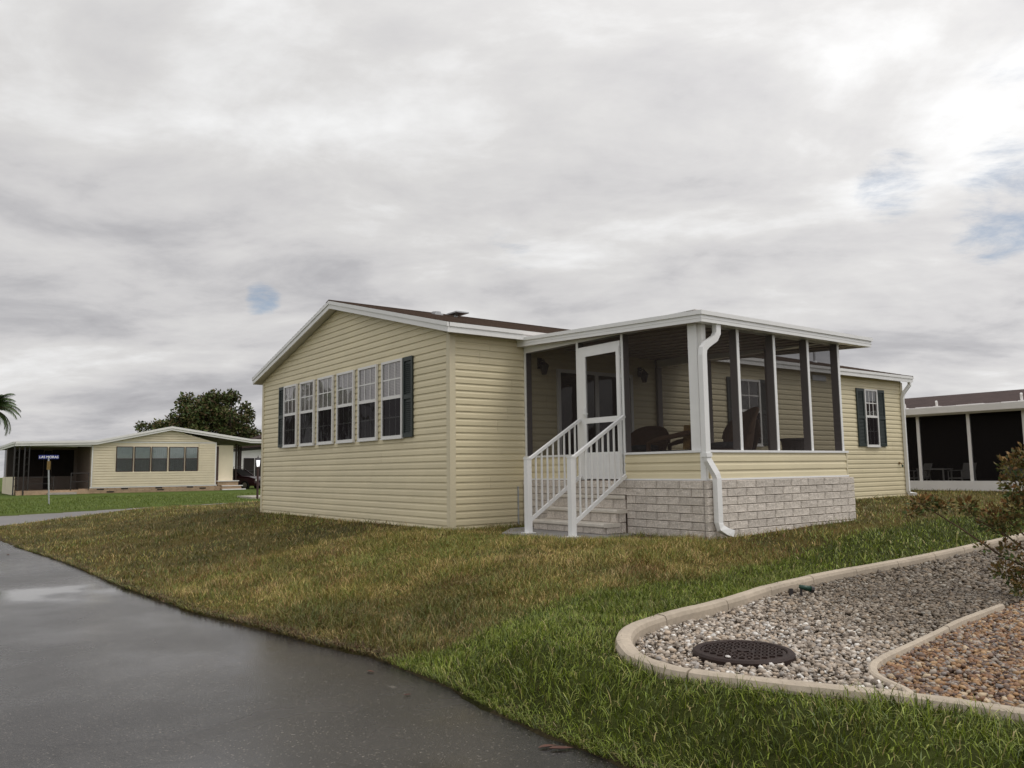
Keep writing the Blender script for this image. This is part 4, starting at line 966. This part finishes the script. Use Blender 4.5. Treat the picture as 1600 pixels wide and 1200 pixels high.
for c, r, k in cl:
    k = int(k * 3.4); p = rng.normal(0, 1, (k, 3)); p /= np.linalg.norm(p, axis=1, keepdims=True); rr = rng.random(k) ** .5 * r; q = np.array(c) + p * rr[:, None] * np.array((1, 1, .85))
    CT.append(q); DR.append(p + np.array((0, 0, .35)) + rng.normal(0, .4, (k, 3))); SZ.append(rng.uniform(.028, .058, k))
    red = np.clip((q[:, 2] - c[2]) / r * .5 + .45 + rng.normal(0, .25, k), 0, 1)[:, None]
    CC.append((np.array((.070, .115, .028)) * (1-red) + np.array((.25, .125, .045)) * red) * rng.uniform(.55, 1.3, (k, 1)))
V, F_, C_ = leaf_mesh(np.concatenate(CT) - np.array(SB), np.concatenate(DR), np.concatenate(SZ), np.concatenate(CC))
o = obj('foliage', np_mesh('foliage', V, F_, 'leaves', C_), SHRUB, kind='stuff')

# ------------------------------------------------------------------ litter on the road and lawn
def dead_leaf(x, y, s, a, label, curl=.35, z=None):
    m = MB(); z = float(road_z(x)) + .004 if z is None else z
    n = 6; c, s_ = math.cos(a), math.sin(a)
    for i in range(n + 1):
        t = i / n; w = s * .30 * math.sin(math.pi * (t ** .8)) + .0015; hh = s * curl * (abs(t - .5) ** 1.5) * .8
        for k in (-1, 0, 1):
            lx, ly = (t - .5) * s * 2, k * w; m.v.append((x + lx*c - ly*s_, y + lx*s_ + ly*c, z + hh + abs(k) * w * .5))
    for i in range(n):
        for k in range(2): a_ = i*3+k; m.f.append((a_, a_+3, a_+4, a_+1))
    return solo('fallen_leaf', m, 'dry_leaf', label, 'leaf', 'dead leaves lying on the road')
dead_leaf(7.17, -3.90, .062, R(55), 'long curled red brown leaf on the asphalt at the bottom of the picture')
dead_leaf(7.10, -3.935, .05, R(75), 'thin brown leaf overlapping the red brown one on the asphalt', .15)
dead_leaf(5.11, -3.93, .035, R(20), 'small brown leaf on the asphalt where dry and green lawn meet')
dead_leaf(5.80, -4.02, .028, R(80), 'tiny tan leaf on the asphalt below the green lawn edge')
dead_leaf(-6.83, -5.15, .07, R(10), 'dark dead leaf far down the road near the left edge')


# ------------------------------------------------------------------ left neighbour's house
NX = -43.99
NB = thing('neighbour_house', 'low beige house across the street with five windows and a carport on each side', 'house', (-50, 5.8, -.25))
NF = Face('x+', NX)
part('wall', MB().box(NX-14, NX, 2.10, 9.53, .15, 2.93).prism([(NX, 2.10, 2.93), (NX, 9.53, 2.93), (NX, 6.6, 3.76)], (-14, 0, 0)), 'far_vinyl', NB)
sd = MB(); z = .17
while z < 2.8: NF.box(sd, 2.18, 3.43, .002, .055, z, z+.115); NF.box(sd, 8.40, 9.46, .002, .055, z, z+.115); z += .16
z = .17
while z < .98: NF.box(sd, 3.43, 8.40, .002, .055, z, z+.115); z += .16
z = 2.98
while z < 3.62:
    h = (3.72 - z) / .266; NF.box(sd, max(6.6 - h, 3.2), min(6.6 + h*.85, 9.2), .002, .055, z, z+.115); z += .16
part('siding', sd, 'far_vinyl', NB, kind='stuff')
part('frieze_trim', MB().box(NX, NX+.03, 2.10, 9.53, 2.88, 2.95), 'far_trim', NB)
part('base_trim', MB().box(NX, NX+.04, 2.05, 9.60, .10, .165), 'far_trim', NB)
for y in (2.14, 9.49): part('corner_trim', MB().box(NX+.001, NX+.03, y-.04, y+.04, .166, 2.879), 'far_trim', NB)
for (a, b) in ((3.456, 4.425), (4.501, 5.434), (5.50, 6.447), (6.554, 7.486), (7.56, 8.347)):
    m = MB()
    NF.box(m, a, b, .016, .06, 1.07, 1.11); NF.box(m, a, b, .016, .06, 2.60, 2.64); NF.box(m, a, a+.04, .016, .06, 1.11, 2.60); NF.box(m, b-.04, b, .016, .06, 1.11, 2.60); NF.box(m, a+.04, b-.04, .02, .055, 1.86, 1.90)
    w = part('window', m, 'door_dark', NB)
    cu = MB(); y = a + .045; k_ = 0
    while y < b - .06: cu.box(NX+.018, NX+.022 + (.026 if k_ % 2 else 0), y, y+.06, 1.11, 2.60); y += .062; k_ += 1
    part('curtain', cu, 'curtain', w)
    part('pane', NF.quad(MB(), a+.04, b-.04, .05, 1.11, 2.60), 'glass', w)
    NF2 = MB(); NF.quad(NF2, a+.04, b-.04, .056, 1.11, 1.86); part('insect_screen', NF2, 'screen', w)
# brick skirt with vents
bs = part('brick_skirt', MB().box(NX-13.9, NX-.02, 2.2, 9.5, -.5, .15), 'mortar', NB)
BR = {}
for c in range(5):
    y = 1.45 + (.1 if c % 2 else 0)
    while y < 9.95:
        l = min(.40, 9.95 - y); k = round(l, 2)
        if k not in BR: BR[k] = MB().box(0, .05, 0, l-.012, 0, .084).mesh('brick', 'brick')
        if l > .05: place('brick', BR[k], bs, (NX-.02, y, -.38 + c*.095))
        y += .40
for (y, z) in ((1.9+.75, .02), (3.2, -.14), (4.0, .03), (6.0, .04), (6.1, -.08), (7.9, .05), (8.7, -.05)): part('skirt_vent', MB().box(NX+.03, NX+.045, y-.2, y+.2, z-.03, z+.04), 'interior', NB)
# roof over house, porch and carport: profile along y, extruded backwards
rp = [(-1.93, 2.87), (2.30, 2.98), (6.61, 3.93), (11.73, 3.17), (14.5, 3.12)]
prof = [(NX+.30, y, z) for y, z in rp] + [(NX+.30, y, z-.10) for y, z in reversed(rp)]
NR = part('roof', MB().prism(prof, (-14.8, 0, 0)), 'carport_ceiling', NB)
for (o, za, zc, nm) in ((0, -.24, -.12, 'fascia'), (.04, -.115, .02, 'roof_edge')):
    m = MB()
    for (ya, z0), (yb, z1) in zip(rp, rp[1:]): m.prism([(NX+.302+o, ya, z0+za), (NX+.302+o, yb, z1+za), (NX+.302+o, yb, z1+zc), (NX+.302+o, ya, z0+zc)], (-.05, 0, 0))
    m.box(NX-14.2, NX+.25, -1.95-o, -1.90-o, 2.87+za, 2.87+zc)
    part(nm, m, 'far_trim', NR)
# left porch: recessed wall, dark windows, iron posts and rail, knee wall
part('porch_floor', MB().box(NX-6, NX+.1, -1.75, 2.05, -.35, .02), 'brick', NB)
part('porch_beam', MB().box(NX+.06, NX+.16, -1.95, 2.05, 2.62, 2.74), 'far_trim', NB)
part('porch_wall', MB().box(NX-5.1, NX-5.0, -1.9, 2.1, .02, 2.7).box(NX-5.0, NX-.3, 2.06, 2.09, .02, 2.8), 'shaded_vinyl', NB)  # shade of the deep porch is painted into this wall's colour
for (a, b, z0, z1) in ((-1.5, .12, .85, 2.55), (.60, 1.85, .85, 2.55), (.16, .56, .05, 2.5)):
    w = part('porch_window' if z0 > .5 else 'porch_door', MB().box(NX-5.0, NX-4.96, a, b, z0, z1), 'interior', NB)
part('porch_screen', MB().quad((NX-7, -1.85, .85), (NX-.4, -1.85, .85), (NX-.4, -1.85, 2.7), (NX-7, -1.85, 2.7)), 'lanai_screen', NB)
part('porch_knee_wall', MB().box(NX-7, NX-.4, -1.9, -1.8, -.2, .85), 'far_vinyl', NB)
for y in (-1.95, -1.45):
    p = part('porch_post', MB().box(NX+.08, NX+.15, y, y+.07, -.3, 2.72).box(NX+.08, NX+.15, y+.24, y+.29, .05, 2.72), 'iron', NB)
    sc = MB()
    for k in range(6): sc.tube([(NX+.11, y+.07, .3+k*.4), (NX+.11, y+.16, .4+k*.4), (NX+.11, y+.24, .3+k*.4)], .014, 5)
    part('scroll_work', sc, 'iron', p)
part('porch_rail', MB().box(NX+.08, NX+.12, -1.1, .1, .80, .84).box(NX+.08, NX+.12, -1.1, .1, .42, .45).box(NX+.08, NX+.12, .1, .14, .02, .86), 'iron', NB)
part('porch_rail', MB().box(NX+.08, NX+.12, 1.0, 1.05, .0, 1.05).box(NX+.08, NX+.12, 1.95, 2.0, .0, 1.05).box(NX+.08, NX+.12, 1.05, 1.95, 1.0, 1.05).box(NX+.08, NX+.12, 1.05, 1.95, .5, .54), 'iron', NB)
part('porch_step', MB().box(NX+.1, NX+.5, -.2, 1.3, -.35, -.10).box(NX+.1, NX+.9, -.2, 1.3, -.35, -.22), 'concrete', NB)
# right carport: side door wall, steps, posts
part('entry_door', MB().box(NX-.42, NX-.36, 9.62, 9.80, .36, 2.70), 'door_dark', NB)
part('entry_wall', MB().box(NX-.5, NX-.42, 9.55, 10.78, .30, 2.78), 'far_vinyl', NB)
st = part('carport_steps', MB().box(NX-1, NX+.05, 9.66, 11.0, .10, .36).box(NX-.9, NX+.12, 9.9, 11.2, -.28, .09), 'brick', NB)
part('step_tread', MB().box(NX-1, NX+.10, 9.62, 11.05, .361, .415).box(NX+.05, NX+.16, 9.9, 11.3, .05, .10).box(NX+.125, NX+.3, 9.9, 11.45, -.20, -.13), 'far_trim', st)
part('step_rail', MB().tube([(NX-.2, 10.75, .42), (NX-.2, 10.75, 1.32), (NX-.2, 11.3, 1.32)], .02, 6), 'iron', NB)
for (x, y) in ((NX-2.2, 11.55), (NX-7.5, 13.6), (NX-5.0, 12.6), (NX-9, 14.0)): part('carport_post', MB().box(x-.05, x+.05, y-.05, y+.05, -.3, 2.95), 'door_dark', NB)
part('carport_beam', MB().box(NX-12, NX-2, 13.6, 13.75, 2.60, 2.80), 'door_dark', NB)

# ------------------------------------------------------------------ car in the carport
CARX, CARY = NX-4.6, 12.35
CAR = thing('parked_car', 'dark maroon car parked in the carport beside the beige house', 'car', (CARX, CARY, -.28), R(38), local=True)
def loft(secs, closed=True):
    m = MB(); n = len(secs[0])
    for s in secs: m.v += s
    for i in range(len(secs)-1):
        for k in range(n - 1): a = i*n+k; m.f.append((a, a+1, a+n+1, a+n))
    m.f.append(tuple(range(n-1, -1, -1))); m.f.append(tuple((len(secs)-1)*n+k for k in range(n))); return m
sec = []
for x, hw, zt in ((2.15, .62, .62), (2.05, .80, .78), (1.6, .86, .90), (.85, .88, .98), (-1.7, .88, 1.0), (-2.05, .82, .95), (-2.15, .70, .72)):
    sec.append([(x, -hw*.92, .26), (x, -hw, .45), (x, -hw, zt-.12), (x, -hw*.9, zt), (x, hw*.9, zt), (x, hw, zt-.12), (x, hw, .45), (x, hw*.92, .26)])
part('body', loft(sec), 'car_paint', CAR, False)
sec = []
for x, hw, zt in ((.90, .74, .985), (.25, .68, 1.42), (-.2, .66, 1.47), (-1.2, .65, 1.45), (-1.9, .72, 1.0)):
    sec.append([(x, -.80, .97), (x, -hw, zt), (x, hw, zt), (x, .80, .97)])
part('cabin', loft(sec), 'glass_dark' if False else 'interior', CAR)
part('roof_panel', MB().box(-1.25, .2, -.655, .655, 1.46, 1.50), 'car_paint', CAR)
for s in (-1, 1):
    for a_, b_ in (((.92, s*.77, .99), (.25, s*.69, 1.45)), ((-.45, s*.78, .99), (-.45, s*.69, 1.47)), ((-1.9, s*.75, 1.0), (-1.22, s*.68, 1.46))): part('window_pillar', MB().tube([a_, b_], .042, 6), 'car_paint', CAR)
    part('headlight', MB().box(1.98, 2.13, min(s*.46, s*.74), max(s*.46, s*.74), .60, .74), 'lamp_glass', CAR)
    part('wing_mirror', MB().box(.55, .70, min(s*.86, s*1.02), max(s*.86, s*1.02), 1.0, 1.12), 'car_paint', CAR)
    for x in (1.32, -1.35):
        w = part('wheel', MB().tube([(x, s*.68, .31), (x, s*.90, .31)], .31, 18, up=(0, 0, 1)), 'tyre', CAR)
        part('rim', MB().tube([(x, s*.885, .31), (x, s*.91, .31)], .19, 12, up=(0, 0, 1)), 'chrome', w)
part('bumper', MB().box(2.05, 2.2, -.72, .72, .30, .46), 'car_paint', CAR); part('grille', MB().box(2.10, 2.165, -.42, .42, .50, .64), 'interior', CAR)

# ------------------------------------------------------------------ white house behind the carport
WH = thing('white_house', 'white sided house partly seen through the carport', 'house', (-62, 19, -.25))
part('wall', MB().box(-74, -62, 15.5, 25.5, -.3, 3.2), 'far_trim', WH)
sd = MB(); z = 0.
while z < 3.1: sd.box(-62, -61.985, 15.5, 25.5, z, z+.13); z += .15
part('siding', sd, 'far_trim', WH, kind='stuff')
part('roof', MB().prism([(-61.4, 15.0, 3.15), (-61.4, 26.0, 3.15), (-61.4, 20.5, 4.6)], (-13, 0, 0)), 'shingle_far', WH)
for (a, b) in ((17.3, 18.25), (18.35, 19.3), (19.4, 20.4)):
    w = part('screen_window', MB().box(-61.97, -61.93, a, b, .2, 2.25), 'interior', WH); part('window_bar', MB().box(-61.92, -61.90, a, b, 1.1, 1.16).box(-61.92, -61.90, a, a+.05, .2, 2.25), 'iron', w)

# ------------------------------------------------------------------ street furniture
SG = thing('street_sign', 'blue street name sign on a thin post across the street', 'sign', (-28.0, -2.05, -.33))
sy = -2.12
part('post', MB().tube([(-28.0, -1.98, -.40), (-28.0, -2.08, 1.62)], .03, 8), 'galv', SG)
part('name_plate', MB().box(-28.01, -27.985, -2.44, -1.70, 1.59, 1.75), 'sign_blue', SG)
part('lower_plate', MB().prism([(-27.96, -2.13, 1.14), (-27.96, -2.00, 1.14), (-27.96, -2.00, 1.50), (-27.96, -2.13, 1.50)], (.012, 0, 0)), 'brass', SG)
cu = bpy.data.curves.new('sign_text', 'FONT'); cu.body = 'LAS MORAS'; cu.size = .135; cu.align_x = 'CENTER'; cu.align_y = 'CENTER'; cu.extrude = .002; cu.offset = .003
to = bpy.data.objects.new('tmp', cu); COL.objects.link(to); dg = bpy.context.evaluated_depsgraph_get(); tm = bpy.data.meshes.new_from_object(to.evaluated_get(dg)); bpy.data.objects.remove(to)
tm.materials.clear(); tm.materials.append(MATS['sign_white']); tm.name = 'lettering'
lo = obj('lettering', tm, SG); lo.rotation_euler = (R(90), 0, R(90)); lo.location = Vector((-27.981, -2.07, 1.665)) - Vector((-28.0, -2.05, -.33))
LP = thing('lamp_post', 'dark post lamp with a bright glass lantern beside the cream house corner', 'lamp', (-27.6, 6.63, -.33))
lx, ly = -27.6, 6.63
part('post', MB().tube([(lx, ly, -.40), (lx, ly, 1.12)], .05, 10).lathe((lx, ly, 1.12), [(.05, 0), (.09, .03), (.09, .06), (.05, .07)], 10), 'door_dark', LP)
part('lantern_glass', MB().lathe((lx, ly, 1.20), [(.06, 0), (.075, .05), (.095, .28), (.10, .30)], 8), 'lantern_light', LP)
lf = MB()
for k in range(6): a = k*math.pi/3; lf.tube([(lx+.085*math.cos(a), ly+.085*math.sin(a), 1.19), (lx+.125*math.cos(a), ly+.125*math.sin(a), 1.50)], .008, 5)
part('lantern_frame', lf, 'iron', LP)
part('lantern_cap', MB().lathe((lx, ly, 1.50), [(.15, 0), (.14, .03), (.05, .13), (.015, .16), (.015, .22)], 8), 'iron', LP)

# ------------------------------------------------------------------ right neighbour's screened room
RY = 18.39
RN = thing('neighbour_house', 'brown roofed house at the right with a dark screened room behind white posts', 'house', (3, 22, 0))
part('knee_wall', MB().box(-4.0, 9, RY, RY+.12, -.15, .39), 'far_trim', RN)
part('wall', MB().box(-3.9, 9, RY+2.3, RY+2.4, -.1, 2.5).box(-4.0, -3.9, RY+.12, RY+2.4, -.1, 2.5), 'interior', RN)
part('floor_slab', MB().box(-3.9, 9, RY+.12, RY+2.3, -.15, .06), 'floor', RN)
part('inner_door', MB().box(.85, 1.6, RY+2.24, RY+2.298, .07, 2.05), 'curtain', RN)
for x in (-3.42, -1.90, -.41, 1.08, 2.57, 4.06, 5.5, 7): part('post', MB().box(x-.045, x+.045, RY+.02, RY+.10, .39, 2.38), 'far_trim', RN)
xs_ = (-3.42, -1.90, -.41, 1.08, 2.57, 4.06, 5.5, 7)
for a, b in zip(xs_, xs_[1:]): part('screen_panel', MB().quad((a+.045, RY+.05, .39), (b-.045, RY+.05, .39), (b-.045, RY+.05, 2.36), (a+.045, RY+.05, 2.36)), 'lanai_screen', RN)
RR = part('roof', MB().prism([(-4.3, RY-.2, 2.58), (-4.3, RY+2.8, 3.20), (-4.3, RY+8, 2.5), (-4.3, RY+8, 2.45), (-4.3, RY+2.4, 2.45), (-4.3, RY-.2, 2.45)], (13.6, 0, 0)), 'shingle_far', RN)
for k in range(1): pass
part('gutter', MB().prism([(-4.35, RY-.2, 2.36), (-4.35, RY-.32, 2.42), (-4.35, RY-.34, 2.60), (-4.35, RY-.2, 2.60)], (13.7, 0, 0)), 'far_trim', RR)
dp = MB(); x = -4.35
rr_ = random.Random(4)
while x < 9.3: l = rr_.uniform(.25, .5); dp.box(x, x+l-.02, RY-.19, RY-.02, 2.601 + .0, 2.625 + rr_.uniform(0, .02)); x += l
part('drip_edge', dp, 'far_trim', RR, kind='stuff')
for x, h in ((-2.2, .14), (-1.22, .17), (1.12, .22)): part('roof_vent', MB().tube([(x, RY-.1, 2.6), (x, RY-.1, 2.62+h*.7), (x+.03, RY-.18, 2.62+h)], .035, 8).box(x-.08, x+.08, RY-.16, RY-.0, 2.625, 2.65), 'far_trim', RR)
# garden furniture in the screened room
def lawn_chair(x, label):
    t = thing('patio_chair', label, 'chair', (x, RY+.75, .06), R(170 + 12*x), 'white patio chairs in the screened room', local=True)
    part('frame', MB().tube([(-.26, .25, 0), (-.26, .25, .62), (-.26, -.25, .64), (-.26, -.28, 0)], .018, 6).tube([(.26, .25, 0), (.26, .25, .62), (.26, -.25, .64), (.26, -.28, 0)], .018, 6), 'far_trim', t)
    part('seat', MB().box(-.24, .24, -.24, .25, .38, .42), 'far_trim', t)
    part('backrest', MB().prism([(-.24, -.24, .42), (.24, -.24, .42), (.24, -.36, .86), (-.24, -.36, .86)], (0, .03, 0)), 'far_trim', t)
lawn_chair(-2.35, 'white patio chair behind the screen beside the white downspout'); lawn_chair(-1.02, 'white patio chair in the middle bay of the dark screened room')
tb = thing('patio_table', 'white framed table between the patio chairs in the dark screened room', 'table', (-1.75, RY+.6, .06), 0, local=True)
part('table_top', MB().box(-.42, .42, -.3, .3, .66, .70), 'far_trim', tb)
for sx in (-.38, .38):
    for sy2 in (-.26, .26): part('leg', MB().box(sx-.02, sx+.02, sy2-.02, sy2+.02, 0, .66), 'far_trim', tb)
ct = thing('storage_box', 'grey white storage box beside the inner door of the screened room', 'box', (.35, RY+1.3, .06), 0, local=True)
part('body', MB().box(-.3, .3, -.25, .25, 0, .78), 'curtain', ct); part('lid', MB().box(-.32, .32, -.27, .27, .781, .84), 'far_trim', ct)

# ------------------------------------------------------------------ trees
def crown(blobs, dens, size, pal):
    CT = []; SZ = []; CC = []; DR = []
    for (c, r, k) in blobs:
        n = int(k * dens); p = rng.normal(0, 1, (n, 3)); p /= np.linalg.norm(p, axis=1, keepdims=True); q = np.array(c) + p * (rng.random(n) ** .45)[:, None] * np.array(r)
        tone = rng.uniform(.75, 1.25); CT.append(q); SZ.append(rng.uniform(.6, 1.3, n) * size); DR.append(p*.5 + rng.normal(0, 1, (n, 3)))
        CC.append(np.array(pal)[rng.integers(0, len(pal), n)] * rng.uniform(.7, 1.25, (n, 1)) * tone)
    return np.concatenate(CT), np.concatenate(DR), np.concatenate(SZ), np.concatenate(CC)
def tree(loc, label, trunk, blobs, dens=1., size=.4, pal=((.045, .070, .020), (.080, .108, .028), (.105, .105, .036), (.12, .085, .04)), name='pine_tree', limbs=True):
    t = thing(name, label, 'tree', loc, group='trees behind the beige house')
    b = np.array(loc); m = MB().tube([tuple(b), tuple(b + (trunk[0]*.3, trunk[1]*.3, trunk[2]*.5)), tuple(b + np.array(trunk[:3]))], [trunk[3], trunk[3]*.8, trunk[3]*.4], 8)
    tr_ = part('trunk', m, 'bark', t, True)
    if limbs:
        for (c, r, k) in blobs[::2]:
            s = b + np.array(trunk[:3]) * random.uniform(.55, .95); part('limb', MB().tube([tuple(s), tuple((s*.4 + np.array(c)*.6) + (0, 0, -.2)), c], [trunk[3]*.35, trunk[3]*.22, .04], 6), 'bark', t, True)
    V, F_, C_ = leaf_mesh(*crown(blobs, dens, size, pal)); o = obj('crown', np_mesh('crown', V - b, F_, 'leaves', C_), t, kind='stuff')
def trunk_v(dx, dy, h, r): return (dx, dy, h, r)
def rand_blobs(c, ext, n, r, k, seed, hollow=0.):
    q = random.Random(seed); out = []
    while len(out) < n:
        p = [q.uniform(-1, 1) for _ in range(3)]; d = sum(x*x for x in p)
        if d > 1 or d < hollow: continue
        rr = r * q.uniform(.7, 1.25); out.append(((c[0]+p[0]*ext[0], c[1]+p[1]*ext[1], c[2]+p[2]*ext[2]), (rr, rr, rr*.75), k))
    return out
TX = -68
def tc_(px, py, X=TX):
    d = CF + CR*((px-800)/1246.) - CU*((py-600)/1246.); t = (X - CP[0]) / d.x; return (X, CP[1] + d.y*t, CP[2] + d.z*t)
P1 = rand_blobs((-68, 15.3, 6.2), (2.0, 3.0, 2.35), 46, .85, 230, 1, .10)
tree((-68, 15.3, -.2), 'broad dense pine crown rising behind the ridge of the beige house', trunk_v(.1, .1, 6.6, .28), P1, 1., .34)
tree((-66.5, 17.9, -.2), 'open pine with bare trunk and sky gaps right of the dense pine', trunk_v(-.1, -.1, 6.8, .22), rand_blobs((-66.5, 17.5, 6.2), (1.8, 1.9, 2.3), 30, .62, 190, 2, .25) + [((-66.5, 18.6, 5.2), (.7, .7, .5), 150), ((-66.5, 19.3, 4.5), (.6, .6, .45), 130), ((-66.6, 17.0, 8.0), (.8, .8, .6), 190)], 1., .30)
tree((-69, 11.6, -.2), 'lower dark tree at the left foot of the pines behind the roof', trunk_v(0, 0, 3.8, .2), rand_blobs((-69, 12.2, 5.0), (1.2, 2.4, .9), 22, .75, 190, 3), 1., .3)
tree((-67, 20.2, -.2), 'small dark tree at the right foot of the pines by the cream wall', trunk_v(0, 0, 3.4, .15), rand_blobs((-67, 20.0, 4.1), (1.0, 1.0, .9), 10, .7, 190, 4), 1., .3)
def palm(loc, h, label, group, fr=24, L_=2.6, seed=1):
    q = random.Random(seed); t = thing('palm_tree', label, 'tree', loc, group=group); b = Vector(loc)
    part('trunk', MB().tube([b, b + Vector((.1, .05, h*.5)), b + Vector((.05, .1, h))], [.22, .16, .14], 10), 'bark', t, True)
    top = b + Vector((.05, .1, h)); V = []; F3 = []; C3 = []
    for k in range(fr):
        a = q.uniform(0, 6.28); el = q.uniform(-.5, 1.35); pts = []; ln = L_ * q.uniform(.8, 1.1); p = top.copy(); e = el
        for i in range(9):
            pts.append(p.copy()); p = p + Vector((math.cos(a)*math.cos(e), math.sin(a)*math.cos(e), math.sin(e))) * ln/8; e -= .17 + .10*(i/8)
        part('frond_stem', MB().tube(pts, [.03 - .0028*i for i in range(9)], 5), 'twig', t)
        for i in range(1, 9):
            for j in range(3):
                w = i + j/3. - .5
                if w > 8: continue
                i0 = min(int(w), 7); base = pts[i0].lerp(pts[i0+1], w - i0); tg = (pts[i0+1] - pts[i0]).normalized(); sd_ = tg.cross(Vector((0, 0, 1))).normalized()
                for s in (-1, 1):
                    ll = .55 * math.sin(math.pi * min(.97, (w+1)/9.5)) + .12; d = (sd_*s*.8 + tg*.55 + Vector((0, 0, -.45))).normalized(); n0 = len(V)
                    V += [base - tg*.05, base + tg*.05, base + d*ll]; F3.append((n0, n0+1, n0+2)); cc = q.uniform(.7, 1.3); C3 += [(.050*cc, .085*cc, .025*cc)]*3
    o = obj('fronds', np_mesh('fronds', np.array([tuple(v - b) for v in V]), [np.array(F3)], 'leaves', np.array(C3)), t, kind='stuff')
palm((-58, -2.3, -.2), 5.9, 'palm tree crown showing at the left edge above the porch roof', None, 46, 2.15, 5)
palm((-43, -14.6, -.3), 5.2, 'shorter palm tree across the road left of the picture, mirrored in the gable windows', 'palms across the road', 30, 2.6, 8)
palm((-38.6, -14.8, -.3), 6.0, 'tallest of the palm trees across the road, mirrored in the gable windows', 'palms across the road', 30, 2.7, 9)
palm((-34.8, -14.4, -.3), 4.9, 'lowest palm tree across the road, nearest the camera of the three', 'palms across the road', 26, 2.4, 10)
